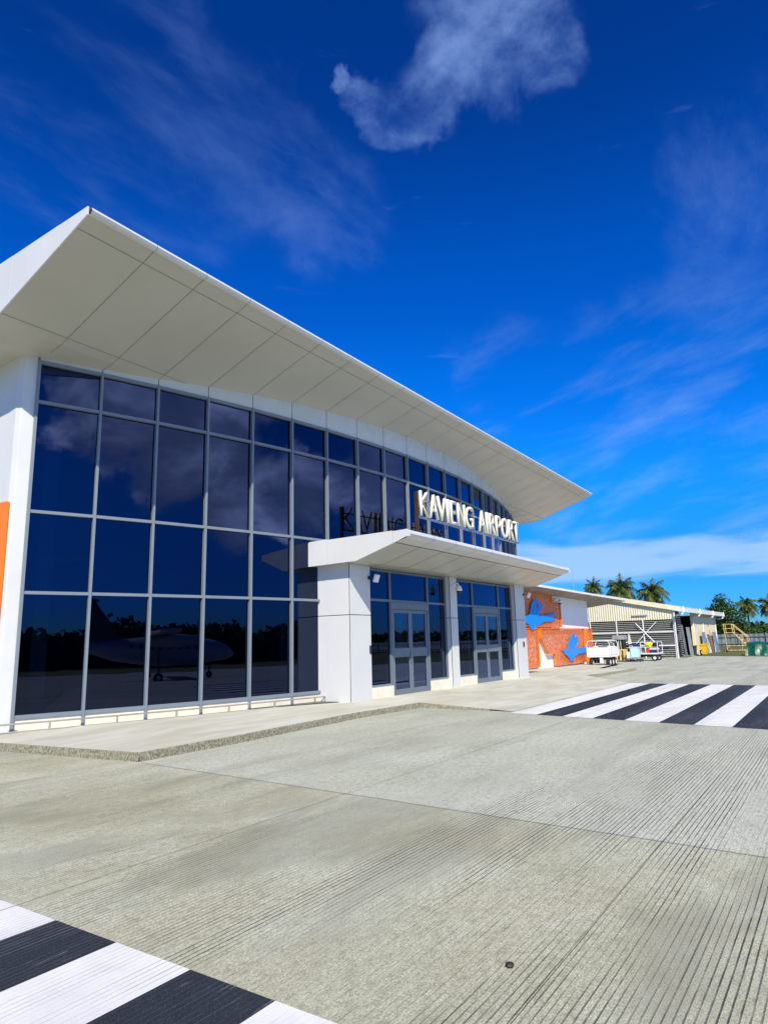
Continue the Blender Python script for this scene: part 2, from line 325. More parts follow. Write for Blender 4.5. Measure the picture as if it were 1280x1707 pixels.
# ------------------------------------------------------------------ mesh helpers
class MB:
    def __init__(s): s.v = []; s.f = []; s.mi = []; s.smooth = False
    def quad(s, *p, mi=0):
        i = len(s.v); s.v += [tuple(q) for q in p]; s.f.append(tuple(range(i, i + len(p)))); s.mi.append(mi); return s
    def box(s, x0, x1, y0, y1, z0, z1, mi=0):
        i = len(s.v); s.v += [(x, y, z) for z in (z0, z1) for y in (y0, y1) for x in (x0, x1)]
        for f in ((0, 2, 3, 1), (4, 5, 7, 6), (0, 1, 5, 4), (2, 6, 7, 3), (0, 4, 6, 2), (1, 3, 7, 5)): s.f.append(tuple(i + k for k in f)); s.mi.append(mi)
        return s
    def obox(s, o, ax, ay, az, x0, x1, y0, y1, z0, z1, mi=0):  # oriented box
        o, ax, ay, az = map(Vector, (o, ax, ay, az)); i = len(s.v)
        s.v += [tuple(o + ax * x + ay * y + az * z) for z in (z0, z1) for y in (y0, y1) for x in (x0, x1)]
        for f in ((0, 2, 3, 1), (4, 5, 7, 6), (0, 1, 5, 4), (2, 6, 7, 3), (0, 4, 6, 2), (1, 3, 7, 5)): s.f.append(tuple(i + k for k in f)); s.mi.append(mi)
        return s
    def prism(s, pts, off, mi=0):                       # polygon extruded by vector off
        n = len(pts); i = len(s.v); off = Vector(off)
        s.v += [tuple(p) for p in pts] + [tuple(Vector(p) + off) for p in pts]
        s.f.append(tuple(i + k for k in range(n))); s.f.append(tuple(i + n + k for k in reversed(range(n)))); s.mi += [mi, mi]
        for k in range(n): s.f.append((i + k, i + (k + 1) % n, i + n + (k + 1) % n, i + n + k)); s.mi.append(mi)
        return s
    def tube(s, path, r, n=8, mi=0, cap=True):
        path = [Vector(p) for p in path]; rs = r if isinstance(r, (list, tuple)) else [r] * len(path); i = len(s.v); rings = []
        up = Vector((0, 0, 1))
        for k, p in enumerate(path):
            t = (path[min(k + 1, len(path) - 1)] - path[max(k - 1, 0)]).normalized()
            a = t.cross(up) if abs(t.dot(up)) < .98 else t.cross(Vector((1, 0, 0))); a.normalize(); b = t.cross(a).normalized()
            for j in range(n):
                th = 2 * PI * j / n; s.v.append(tuple(p + (a * math.cos(th) + b * math.sin(th)) * rs[k]))
        for k in range(len(path) - 1):
            for j in range(n):
                s.f.append((i + k * n + j, i + k * n + (j + 1) % n, i + (k + 1) * n + (j + 1) % n, i + (k + 1) * n + j)); s.mi.append(mi)
        if cap:
            s.f.append(tuple(i + j for j in reversed(range(n)))); s.f.append(tuple(i + (len(path) - 1) * n + j for j in range(n))); s.mi += [mi, mi]
        return s
    def cyl(s, p, q, r, n=14, mi=0): return s.tube([p, q], r, n, mi)
    def lathe(s, prof, c, n=20, mi=0):                  # profile (r,z) around vertical axis at c
        i = len(s.v)
        for r_, z_ in prof:
            for j in range(n): th = 2 * PI * j / n; s.v.append((c[0] + r_ * math.cos(th), c[1] + r_ * math.sin(th), c[2] + z_))
        for k in range(len(prof) - 1):
            for j in range(n): s.f.append((i + k * n + j, i + k * n + (j + 1) % n, i + (k + 1) * n + (j + 1) % n, i + (k + 1) * n + j)); s.mi.append(mi)
        return s
    def ico(s, c, r, sub=2, jit=.0, sc=(1, 1, 1), mi=0):
        bm = bmesh.new(); bmesh.ops.create_icosphere(bm, subdivisions=sub, radius=1); i = len(s.v)
        for v in bm.verts:
            p = v.co * (1 + jit * noise.noise(v.co * 2 + Vector(c))); s.v.append((c[0] + p.x * r * sc[0], c[1] + p.y * r * sc[1], c[2] + p.z * r * sc[2]))
        for f in bm.faces: s.f.append(tuple(i + v.index for v in f.verts)); s.mi.append(mi)
        bm.free(); return s
    def build(s, name, mats, parent=None, smooth=False, bevel=0., origin=None, face=None):
        o_ = Vector(origin) if origin is not None else (Vector(parent.get('_o', (0, 0, 0))) if parent else Vector((0, 0, 0)))
        me = bpy.data.meshes.new(name); me.from_pydata([tuple(Vector(v) - o_) for v in s.v], [], s.f)
        mats = mats if isinstance(mats, (list, tuple)) else [mats]
        for m_ in mats: me.materials.append(m_)
        for p, k in zip(me.polygons, s.mi): p.material_index = k; p.use_smooth = smooth
        bm = bmesh.new(); bm.from_mesh(me); bmesh.ops.recalc_face_normals(bm, faces=bm.faces)
        if face is not None:
            bm.normal_update()
            for f_ in bm.faces:
                if f_.normal.dot(Vector(face)) < 0: f_.normal_flip()
        bm.to_mesh(me); bm.free()
        me.update(); o = bpy.data.objects.new(name, me); C.objects.link(o)
        if parent: o.parent = parent; o['_o'] = tuple(o_)
        else: o.location = o_; o['_o'] = tuple(o_)
        if bevel:
            b = o.modifiers.new('bevel', 'BEVEL'); b.width = bevel; b.segments = 2; b.limit_method = 'ANGLE'
        return o
def thing(name, label, cat, loc=(0, 0, 0), group=None, local=False):
    o = bpy.data.objects.new(name, None); C.objects.link(o); o.location = loc; o.empty_display_size = .3
    o['_o'] = (0, 0, 0) if local else tuple(loc); o['label'] = label; o['category'] = cat
    if group: o['group'] = group
    return o
def tag(o, label, cat, group=None):
    o['label'] = label; o['category'] = cat
    if group: o['group'] = group
    return o
def struct(o): o['kind'] = 'structure'; return o
def stuff(o, label, cat): o['kind'] = 'stuff'; o['label'] = label; o['category'] = cat; return o
def dup(root, loc, rotz, label):
    r = root.copy(); C.objects.link(r); r.location = loc; r.rotation_euler = (0, 0, rotz); r['label'] = label
    for ch in list(root.children):
        c = ch.copy(); C.objects.link(c); c.parent = r
        for gg in ch.children:
            d = gg.copy(); C.objects.link(d); d.parent = c
    return r

# ------------------------------------------------------------------ ground
def gz(y): return 0. if y > -3 else (-.036 * (-3 - y) if y > -39 else -1.3)      # apron falls away to its drain
ys = [420, 60, 20, 8, 4, 0, -3, -10, -20, -39, -58, -420]
gb = MB()
xs = [-420, -60, 0, 20, 60, 140, 600]
for i in range(len(ys) - 1):
    for j in range(len(xs) - 1):
        gb.quad((xs[j], ys[i + 1], gz(ys[i + 1])), (xs[j + 1], ys[i + 1], gz(ys[i + 1])), (xs[j + 1], ys[i], gz(ys[i])), (xs[j], ys[i], gz(ys[i])))
struct(gb.build('apron_ground', M['apron']))
gr = MB()
gr.quad((54.6, 9.4, .012), (53.6, 6.5, .012), (52.3, 4.5, .012), (52.3, -3, .012), (600, -3, .012), (600, 9.4, .012))
for a, b_ in ((-3, -20), (-20, -39), (-39, -420)): gr.quad((52.3, b_, gz(b_) + .012), (600, b_, gz(b_) + .012), (600, a, gz(a) + .012), (52.3, a, gz(a) + .012))
gr.quad((70, 9.4, .012), (600, 9.4, .012), (600, 420, .012), (70, 420, .012))
gr.quad((-420, -420, -1.288), (52.3, -420, -1.288), (52.3, -60, -1.288), (-420, -60, -1.288))
gr.quad((-420, 40, .012), (70, 40, .012), (70, 420, .012), (-420, 420, .012))
struct(gr.build('grass_field', M['grass']))
# sunken joints in the apron
jb = MB()
def strip(pts, w_, z=.006):
    for a, b_ in zip(pts, pts[1:]):
        a, b_ = Vector((*a, 0)), Vector((*b_, 0)); t = (b_ - a).normalized(); n_ = Vector((-t.y, t.x, 0)) * w_ / 2
        jb.quad(*[(p.x, p.y, z) for p in (a - n_, b_ - n_, b_ + n_, a + n_)])
def wander(x0, y0, x1, y1, n, amp):
    return [(x0 + (x1 - x0) * i / n + (noise.noise(Vector((i * .7, x0, y0))) * amp if x0 == x1 or abs(x1 - x0) < 2 else 0), y0 + (y1 - y0) * i / n + (noise.noise(Vector((i * .7, x0, 3))) * amp if abs(x1 - x0) >= 2 else 0)) for i in range(n + 1)]
strip(wander(6.33, 8.48, 5.62, -2.9, 34, .008), .009)
strip(wander(-8, 4.42, 5.98, 4.66, 40, .008), .005); strip(wander(6.02, 4.66, 50, 4.8, 60, .008), .005)
strip(wander(-6, 1.34, 5.7, 1.38, 40, .006), .0045); strip(wander(5.72, 1.38, 50, 1.4, 60, .006), .0045)
strip(wander(14.4, 6.35, 14.72, 8.55, 8, .02), .02); strip(wander(33.2, 8.2, 32.2, -2.9, 12, .02), .03); strip(wander(24.6, 6.3, 24.0, 8.2, 6, .02), .02)
struct(jb.build('apron_joints', M['crack']))
# zebra bands: slanting ends as laid
def zebra(name, Ys, xl, xr, first):
    w_ = MB(); k_ = MB()
    for i in range(len(Ys) - 1):
        a, b_ = Ys[i], Ys[i + 1]; white = (i % 2 == 0) == first
        (w_ if white else k_).quad((xl(a), a, .004), (xl(b_), b_, .004), (xr(b_), b_, .004), (xr(a), a, .004))
    struct(w_.build(name + '_white_stripes', M['zebra_white'])); struct(k_.build(name + '_black_stripes', M['zebra_black']))
Yf = [6.26, 5.62, 5.01, 4.36, 3.71, 3.05, 2.43, 1.80, 1.20, .58, -.04, -.66, -1.28, -1.9, -2.5]
zebra('far_crossing', Yf, lambda y: 13.0 + .182 * y, lambda y: 23.75 + .09 * y, True)
Yn = [6.62, 6.02, 5.40, 4.79, 4.15, 3.55, 2.94, 2.36, 1.74, 1.12, .5, -.12, -.74, -1.36, -2.]
zebra('near_crossing', Yn, lambda y: -8.0, lambda y: 2.535, False)

# raised walkway slab along the building, kerb towards the apron
def zs(y): return .125 if y < 8.7 else (.125 + (y - 8.7) / 1.3 * .06 if y < 10 else .185)
edge = [(5.5, 40), (5.75, 14), (6.02, 11.6), (6.22, 9.9), (6.38, 8.60), (8.3, 8.62), (10.0, 8.76), (12.1, 8.88), (14.5, 8.78)]
sb = MB(); kb = MB()
inner = [(5.5, 40), (7.5, 16), (7.6, 12.5), (7.8, 11.2), (8.2, 10.0), (8.9, 10.0), (10.4, 10.0), (12.2, 10.0), (14.6, 10.0)]
for i in range(len(edge) - 1):
    a, b_, c_, d_ = edge[i], edge[i + 1], inner[i + 1], inner[i]
    sb.quad((*a, .125), (*b_, .125), (*c_, .185), (*d_, .185))
for i in range(1, 5): pass
sb.quad(*[(x, y, .185) for x, y in inner[1:5]], (8.2, 40, .185), (5.5, 40, .185))
sb.quad((8.2, 10, .185), (31, 10, .185), (31, 40, .185), (8.2, 40, .185))
# ramp down to the crossing, and the stretch beyond it
sb.quad((14.5, 8.78, .125), (14.42, 6.3, .006), (24.4, 6.3, .006), (26.6, 8.5, .125), (26.6, 10, .185), (14.6, 10, .185))
sb.quad((26.6, 8.5, .125), (33.2, 8.25, .06), (33.2, 10, .10), (31, 10.0, .185), (26.6, 10, .185))
sb.quad((31, 10, .185), (33.2, 10, .10), (41, 11.0, .07), (41, 14, .15), (31, 14, .185))
struct(sb.build('walkway', M['slab']))
def kerbline(pts, zt, lip=.035):
    for a, b_, za, zb in zip(pts, pts[1:], zt, zt[1:]):
        a, b_ = Vector((*a, 0)), Vector((*b_, 0)); e_ = (b_ - a).normalized() * .013; a = a - e_; b_ = b_ + e_; L_ = (b_ - a).length; n_ = max(1, int(L_ / .06)); t = (b_ - a) / n_; nn = Vector((t.y, -t.x, 0)).normalized()
        if nn.y > .3: nn = -nn
        prev = None
        for k in range(n_ + 1):
            p = a + t * k; z_ = za + (zb - za) * k / n_; jt = noise.noise(p * 6) * .004 + noise.noise(p * 30) * .0025
            col = [(p + nn * (.0 + max(0, jt) * .4), z_ + .0015), (p + nn * (.012 + jt), z_ * .8), (p + nn * (.022 + jt * 1.3), z_ * .42), (p + nn * (lip + jt), -.01)]
            if prev:
                for (p1, z1), (p2, z2), (q1, y1), (q2, y2) in zip(prev, prev[1:], col, col[1:]):
                    kb.quad((p1.x, p1.y, z1), (p2.x, p2.y, z2), (q2.x, q2.y, y2), (q1.x, q1.y, y1))
            prev = col
kerbline(edge[1:], [.125] * 8)
kerbline([(14.5, 8.78), (14.43, 6.9)], [.125, .03]); kerbline([(26.6, 8.5), (33.2, 8.25)], [.11, .10])
struct(kb.build('kerb', M['kerb']))

# ------------------------------------------------------------------ terminal
cx, cy, RR, SP, A0 = 18.391, 44.86, 34.2505, 1.1952, -.3497
NB = 20
def ang(i): return A0 + i * SP / RR
def P(i, r=0., z=0.):                                      # point on the glass arc, r metres out from the glass
    a = ang(i); return Vector((cx + (RR + r) * math.sin(a), cy - (RR + r) * math.cos(a), z))
T = thing('terminal_building', 'airport terminal with curved dark blue glass wall under a swooping white roof', 'terminal', (18.4, 11, 0))
ZT = [.42, 2.679, 4.237, 6.453, 7.28]

# roof profile (Y, z): underside and top
UND = [(9.14, 8.44), (9.8, 8.209), (10.4, 7.999), (11.0, 7.789), (11.70, 7.544), (11.95, 7.46), (12.3, 7.40), (13.2, 7.34), (15, 7.28), (20, 7.25)]
TOPP = [(9.14, 8.555), (9.8, 8.585), (11, 8.56), (12, 8.52), (15, 8.45), (20, 8.4)]
X0, X1 = 5.40, 31.95
def tr(X, y, z):
    t = (X - X0) / (X1 - X0); k = max(0., min(1., (13 - y) / 3.8)); return (X, y + .16 * t * k, z - .11 * t * k)
def und(y):
    for (a, za), (b_, zb) in zip(UND, UND[1:]):
        if y <= b_: return za + (zb - za) * (y - a) / (b_ - a)
    return UND[-1][1]
seamX = [X0] + [P(i).x for i in range(0, 21)] + [31.1, X1]
rf = MB()
for a, b_ in zip(seamX, seamX[1:]):
    for (y0, z0), (y1, z1) in zip(UND, UND[1:]): rf.quad(tr(a, y0, z0), tr(b_, y0, z0), tr(b_, y1, z1), tr(a, y1, z1))
roof = rf.build('roof', M['soffit'], T)
tp = MB()
for (y0, z0), (y1, z1) in zip(TOPP, TOPP[1:]): tp.quad(tr(X0, y0, z0), tr(X1, y0, z0), tr(X1, y1, z1), tr(X0, y1, z1))
tp.quad((X0, 20, 8.4), (X1, 20, 8.4), (X1, 30, 8.2), (X0, 30, 8.2)); tp.quad((X0, 20, 7.25), (X1, 20, 7.25), (X1, 30, 7.2), (X0, 30, 7.2)); tp.quad((X0, 30, 8.2), (X1, 30, 8.2), (X1, 30, 7.2), (X0, 30, 7.2))
tp.build('roof_top', M['white_panel'], roof)
for X, off in ((X0, -.03), (X1, .03)):
    fa = MB()                                              # gable fascias, standing 4 mm outside the soffit's end
    for a, b_ in (((9.14, 9.9)), ((9.916, 11.4)), ((11.416, 13.2)), ((13.216, 15)), ((15.016, 20)), ((20.016, 30))):
        pts = [tr(X, y, und(y) - .012) for y in [a] + [u[0] for u in UND if a < u[0] < b_] + [b_]]
        top = [tr(X, y, z) for y, z in ((b_, 8.57 - (b_ - 9.14) * .014 if b_ < 20 else 8.4), (a, 8.575 - (a - 9.14) * .014 if a < 20 else 8.4))]
        fa.prism(pts + top, (off, 0, 0))
    fa.build('fascia', M['white_panel'], roof, bevel=.004)
nose = MB(); prof = [(9.50, -.0), (9.14, .005), (9.085, .03), (9.06, .07), (9.075, .115), (9.14, .135)]
segs = seamX
for a, b_ in zip(segs, segs[1:]):
    for k in range(1, len(prof) - 1):
        (y0, z0), (y1, z1) = prof[k], prof[k + 1]
        nose.quad(tr(a + .004, y0, 8.42 + z0), tr(b_ - .004, y0, 8.42 + z0), tr(b_ - .004, y1, 8.42 + z1), tr(a + .004, y1, 8.42 + z1))
nose.build('edge_trim', M['white_panel'], roof, smooth=True)
js = MB()
for X in seamX[1:-1]:
    for (y0, z0), (y1, z1) in zip(UND[:6], UND[1:7]): js.quad(tr(X - .007, y0, z0 - .004), tr(X + .007, y0, z0 - .004), tr(X + .007, y1, z1 - .004), tr(X - .007, y1, z1 - .004))
for y in (9.46, 11.72):
    js.quad(tr(X0, y - .007, und(y - .007) - .004), tr(X1, y - .007, und(y - .007) - .004), tr(X1, y + .007, und(y + .007) - .004), tr(X0, y + .007, und(y + .007) - .004))
js.build('soffit_joint', M['seam'], roof)

# pale band between the glass and the soffit
bd = MB()
for i in range(NB):
    a, b_ = P(i, .05), P(i + 1, .05); a2 = a + (b_ - a) * .006; b2 = b_ - (b_ - a) * .006
    za, zb = tr(a.x, a.y, und(a.y))[2] + .02, tr(b_.x, b_.y, und(b_.y))[2] + .02
    bd.quad((a2.x, a2.y, 7.31), (b2.x, b2.y, 7.31), (b2.x, b2.y, zb), (a2.x, a2.y, za))
bd.build('fascia_band', M['band'], T)
bk = MB()
for i in range(NB):
    a, b_ = P(i, .03), P(i + 1, .03); bk.quad((a.x, a.y, 7.29), (b_.x, b_.y, 7.29), (b_.x, b_.y, 8.1), (a.x, a.y, 8.1))
bk.build('band_backing', M['joint'], T)

# curtain wall
cwf = MB(); csl = MB(); csr = MB()
for i in range(NB):                                        # head and sill rails
    a, b_ = P(i), P(i + 1); ax = (b_ - a).normalized(); L_ = (b_ - a).length; nn = Vector((ax.y, -ax.x, 0))
    cwf.obox(a, ax, nn, (0, 0, 1), .0, L_ + .0, -.05, .075, 7.25, 7.318)
    if i < 6 or i > 15: (csl if i < 6 else csr).obox(a, ax, nn, (0, 0, 1), 0, L_, -.05, .075, .385, .455)
cw = cwf.build('curtain_wall', M['frame'], T, bevel=.003)
csl.build('sill_rail', M['frame'], cw); csr.build('sill_rail', M['frame'], cw)
for i in range(NB + 1):
    ax = (P(i + .01) - P(i)).normalized(); nn = Vector((ax.y, -ax.x, 0))
    MB().obox(P(i), ax, nn, (0, 0, 1), -.026, .026, -.06, .09, .17 if i < 7 else .30, 7.322).build('mullion', M['frame'], cw, bevel=.004)
for z in ZT[1:4]:
    for span in ((range(0, 6), range(16, NB)) if z < 3.5 else (range(NB),)):
        tb = MB()
        for i in span:
            a, b_ = P(i), P(i + 1); ax = (b_ - a).normalized(); L_ = (b_ - a).length; nn = Vector((ax.y, -ax.x, 0))
            tb.obox(a, ax, nn, (0, 0, 1), 0, L_, -.05, .075, z - .03, z + .03)
        tb.build('transom', M['frame'], cw)
for i in range(NB):
    for k in range(4):
        if k == 0 and 6 <= i <= 15: continue
        z0, z1 = ZT[k] + .03, ZT[k + 1] - .03
        a, b_ = P(i), P(i + 1); ax = (b_ - a).normalized(); L_ = (b_ - a).length; nn = Vector((ax.y, -ax.x, 0))
        tw = random.uniform(-.0026, .0026)
        q = MB().quad(tuple(a + ax * .028 + nn * (.0 - tw)) [:2] + (z0,), tuple(b_ - ax * .028 + nn * tw)[:2] + (z0,), tuple(b_ - ax * .028 + nn * (tw + tw))[:2] + (z1,), tuple(a + ax * .028 + nn * (tw - tw))[:2] + (z1,))
        q.build('glass_pane', M['glass'], cw, face=nn)
pl = MB()
for i in range(NB):
    a, b_ = P(i), P(i + 1); ax = (b_ - a).normalized(); L_ = (b_ - a).length; nn = Vector((ax.y, -ax.x, 0))
    if i < 6: pl.obox(a, ax, nn, (0, 0, 1), 0, L_, -.12, .045, .15, .384)
pl.build('plinth', M['plinth'], T)

# corner pillars
e0 = P(0, 0); axl = (P(.01) - P(0)).normalized()
MB().prism([(6.36, 12.86, .1), (6.40, 12.74, .1), (6.622, 12.66, .1), (6.78, 12.95, .1), (6.36, 13.9, .1)], (0, 0, 7.34)).build('corner_pillar', M['white_panel'], T, bevel=.012)
pe = P(NB)
MB().prism([(pe.x + .03, pe.y - .03, .1), (pe.x + .62, pe.y + .14, .1), (pe.x + .62, pe.y + 1.6, .1), (pe.x + .03, pe.y + 1.6, .1)], (0, 0, 7.34)).build('corner_pillar', M['white_panel'], T, bevel=.012)
# side walls with their windows
sw = MB()
sw.box(6.36, 6.6, 13.9, 14.2, .1, 7.3); sw.box(6.36, 6.6, 14.2, 28, .1, 1.9); sw.box(6.36, 6.6, 14.2, 28, 7.0, 7.3); sw.box(6.36, 6.6, 13.9, 28, 4.45, 4.9)
sw.box(6.36, 6.6, 18, 28, 1.9, 4.45); sw.box(6.36, 6.6, 18, 28, 4.9, 7.0)
sw.box(pe.x + .4, pe.x + .6, pe.y + 1.6, 28, .1, 7.3); sw.box(6.6, pe.x + .4, 27.8, 28, .1, 7.3)
sw.build('side_wall', M['white_panel'], T)
for (z0, z1) in ((4.9, 7.0), (1.9, 4.45)):
    wv = MB(); wv.box(6.40, 6.5, 14.2, 18, z0, z0 + .06).box(6.40, 6.5, 14.2, 18, z1 - .06, z1)
    for y in (14.2, 15.4, 16.6, 17.94): wv.box(6.40, 6.5, y, y + .06, z0 + .06, z1 - .06)
    wo_ = wv.build('window', M['frame_dark'], T); MB().quad((6.45, 14.26, z0 + .06), (6.45, 17.94, z0 + .06), (6.45, 17.94, z1 - .06), (6.45, 14.26, z1 - .06)).build('pane', M['glass'], wo_, face=(-1, 0, 0))
# interior seen faintly through the tinted glass
inn = MB()
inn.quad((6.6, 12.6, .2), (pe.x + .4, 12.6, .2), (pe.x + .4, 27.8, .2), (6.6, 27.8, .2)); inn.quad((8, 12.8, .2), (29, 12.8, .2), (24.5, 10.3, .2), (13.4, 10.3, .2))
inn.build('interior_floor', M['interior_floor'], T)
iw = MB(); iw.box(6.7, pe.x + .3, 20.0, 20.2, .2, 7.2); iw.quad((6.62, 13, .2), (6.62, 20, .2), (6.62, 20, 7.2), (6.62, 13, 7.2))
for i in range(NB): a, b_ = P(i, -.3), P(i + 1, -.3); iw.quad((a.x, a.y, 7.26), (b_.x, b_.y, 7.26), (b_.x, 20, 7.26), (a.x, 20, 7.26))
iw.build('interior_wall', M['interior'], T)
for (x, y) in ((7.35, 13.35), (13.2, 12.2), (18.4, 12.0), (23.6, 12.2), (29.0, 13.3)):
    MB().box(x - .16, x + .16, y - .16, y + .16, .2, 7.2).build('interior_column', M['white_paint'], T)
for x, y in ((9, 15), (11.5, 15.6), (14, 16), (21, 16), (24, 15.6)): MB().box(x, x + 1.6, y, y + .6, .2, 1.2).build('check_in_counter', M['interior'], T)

# ---- entrance block
front = 9.97; gl = 10.16
pillars = [(13.30, 14.17, .125), (18.47, 18.92, .16), (23.52, 24.42, .125)]
def pillar(x0, x1, jz=2.28):
    deep_ = 11.1 if x1 - x0 > .6 else 10.35
    body = MB().box(x0 + .012, x1 - .012, front + .012, deep_ - .012, .16, 3.56).build('pillar', M['joint'], T)
    pn = MB()
    for z0, z1 in ((.15, jz - .009), (jz + .009, 3.6)):
        pn.box(x0, x0 + .012, front + .034, deep_, z0, z1); pn.box(x1 - .012, x1, front + .034, deep_, z0, z1)
        pn.box(x0 + .003, x1, front, front + .012, z0, z1)
    pn.build('cladding', M['white_panel'], body, bevel=.003)
for a, b_, _ in pillars: pillar(a, b_)
# canopy: shallow wedge
CX0, CX1 = 13.02, 24.85
def ct(X, y, z):
    t = (X - CX0) / (CX1 - CX0); k = max(0, (10.5 - y) / 2.5); return (X, y + .27 * t * k, z + .02 * t)
cun = [(8.10, 4.00), (8.42, 3.89), (9.55, 3.555), (11.2, 3.53)]
cseg = [CX0 + (CX1 - CX0) * i / 10 for i in range(11)]
cu = MB()
for a, b_ in zip(cseg, cseg[1:]):
    for (y0, z0), (y1, z1) in zip(cun[1:], cun[2:]): cu.quad(ct(a, y0, z0), ct(b_, y0, z0), ct(b_, y1, z1), ct(a, y1, z1))
canopy = cu.build('canopy', M['soffit'], T)
ctp = MB(); ctp.quad(ct(CX0, 8.1, 4.16), ct(CX1, 8.1, 4.16), ct(CX1, 11.3, 4.13), ct(CX0, 11.3, 4.13)); ctp.build('canopy_top', M['white_panel'], canopy)
for X, off in ((CX0, -.03), (CX1, .03)):
    cf = MB()
    for a, b_ in ((7.99, 8.46), (8.472, 10.42), (10.432, 11.1)):
        def cz(y):
            for (ya, za), (yb, zb) in zip(cun, cun[1:]):
                if y <= yb: return za + (zb - za) * (max(y, ya) - ya) / (yb - ya)
            return 3.53
        ysl = [a] + [u[0] for u in cun if a < u[0] < b_] + [b_]
        lower = [ct(X, y, cz(y) - .012) for y in ysl]; upper = [ct(X, b_, 4.15), ct(X, max(a, 8.06), 4.165)] + ([ct(X, 7.995, 4.09)] if a < 8 else [])
        cf.prism(lower + upper, (off, 0, 0))
    cf.build('fascia', M['white_panel'], canopy, bevel=.004)
cn = MB(); npf = [(8.42, 3.889), (8.12, 3.965), (8.04, 4.005), (8.0, 4.055), (8.015, 4.11), (8.06, 4.15), (8.12, 4.163)]
for a, b_ in zip(cseg, cseg[1:]):
    for (y0, z0), (y1, z1) in zip(npf, npf[1:]): cn.quad(ct(a + .007, y0, z0), ct(b_ - .007, y0, z0), ct(b_ - .007, y1, z1), ct(a + .007, y1, z1))
cn.build('edge_trim', M['white_panel'], canopy, smooth=True)
cj = MB()
for X in cseg[1:-1]:
    for (y0, z0), (y1, z1) in zip(cun[1:], cun[2:]): cj.quad(ct(X - .008, y0, z0 - .004), ct(X + .008, y0, z0 - .004), ct(X + .008, y1, z1 - .004), ct(X - .008, y1, z1 - .004))
    for (y0, z0), (y1, z1) in zip(npf, npf[1:]): cj.quad(ct(X - .012, y0 + .012, z0), ct(X + .012, y0 + .012, z0), ct(X + .012, y1 + .012, z1), ct(X - .012, y1 + .012, z1))
cj.quad(ct(CX0, 8.405, 3.886), ct(CX1, 8.405, 3.886), ct(CX1, 8.424, 3.88), ct(CX0, 8.424, 3.88)); cj.quad(ct(CX0, 9.93, 3.546), ct(CX1, 9.93, 3.546), ct(CX1, 9.955, 3.546), ct(CX0, 9.955, 3.546))
cj.build('soffit_joint', M['joint'], canopy)
# glazing between the pillars
ez = [.50, 2.70, 3.53]
eg = MB()
eg.box(14.17, 18.47, gl - .03, gl + .05, 3.47, 3.53).box(18.92, 23.52, gl - .03, gl + .05, 3.47, 3.53)
eg.box(14.17, 18.47, gl - .035, gl + .05, 2.67, 2.73).box(18.92, 23.52, gl - .035, gl + .05, 2.67, 2.73)
eg_o = eg.build('entrance_glazing', M['frame_dark'], T)
doors = [(15.37, 17.33), (20.35, 22.35)]
for (d0, d1), (s0, s1) in zip(doors, ((14.17, 18.47), (18.92, 23.52))):
    for x in (s0 + .03, d0 - .03, d1 + .03, s1 - .03):
        MB().box(x - .03, x + .03, gl - .04, gl + .05, .18 if x in (d0 - .03, d1 + .03) else .5, 3.47).build('mullion', M['frame_dark'], eg_o)
    for a, b_ in ((s0 + .06, d0 - .06), (d1 + .06, s1 - .06)):
        MB().box(a - .0, b_ + .0, gl - .03, gl + .05, .455, .51).build('sill', M['frame'], eg_o)
        MB().quad((a, gl + .01, .51), (b_, gl + .01, .51), (b_, gl + .01, 2.67), (a, gl + .01, 2.67)).build('glass_pane', M['glass'], eg_o, face=(0, -1, 0))
        MB().box(a - .06, b_ + .06, gl - .06, gl + .2, .15, .454).build('plinth', M['plinth'], T)
    for a, b_ in ((s0 + .06, d0 - .06), (d0, d1), (d1 + .06, s1 - .06)):
        MB().quad((a, gl + .01, 2.73), (b_, gl + .01, 2.73), (b_, gl + .01, 3.47), (a, gl + .01, 3.47)).build('glass_pane', M['glass'], eg_o, face=(0, -1, 0))
    dr = MB(); dr.box(d0, d1, gl - .05, gl + .06, 2.48, 2.665).box(d0, d0 + .05, gl - .05, gl + .06, .19, 2.48).box(d1 - .05, d1, gl - .05, gl + .06, .19, 2.48)
    door = dr.build('door', M['frame_dark'], T, bevel=.004)
    mid = (d0 + d1) / 2
    for a, b_ in ((d0 + .055, mid - .004), (mid + .004, d1 - .055)):
        lf = MB(); y0, y1 = gl - .028, gl + .02
        lf.box(a, a + .085, y0, y1, .19, 2.47).box(b_ - .085, b_, y0, y1, .19, 2.47).box(a + .085, b_ - .085, y0, y1, 2.38, 2.47).box(a + .085, b_ - .085, y0, y1, .19, .33).box(a + .085, b_ - .085, y0, y1, 1.18, 1.42)
        leaf = lf.build('door_leaf', M['frame_dark'], door, bevel=.003)
        MB().quad((a + .085, gl, 1.42), (b_ - .085, gl, 1.42), (b_ - .085, gl, 2.38), (a + .085, gl, 2.38)).quad((a + .085, gl, .33), (b_ - .085, gl, .33), (b_ - .085, gl, 1.18), (a + .085, gl, 1.18)).build('door_glass', M['door_glass'], door, face=(0, -1, 0))
    MB().box(mid - .05, mid - .03, gl - .07, gl - .03, 1.02, 1.3).build('handle', M['steel'], door)
MB().box(14.09, 14.15, front - .03, front, 1.32, 1.52).build('card_reader', M['black'], T, bevel=.005)
MB().box(24.02, 24.10, front - .035, front, 1.30, 1.48).build('card_reader', M['black'], T, bevel=.005)

# ---- orange sign box on the left flank wall
os_ = thing('wall_sign', 'bright orange panel mounted on the white flank wall at the left edge of the photo', 'sign', (6.3, 13.2, 1.9))
MB().box(6.29, 6.358, 12.80, 13.9, 1.0, 4.40).build('panel', M['orange'], os_, bevel=.006)
MB().box(6.282, 6.29, 13.16, 13.22, 4.18, 4.30).build('mark', M['black'], os_)

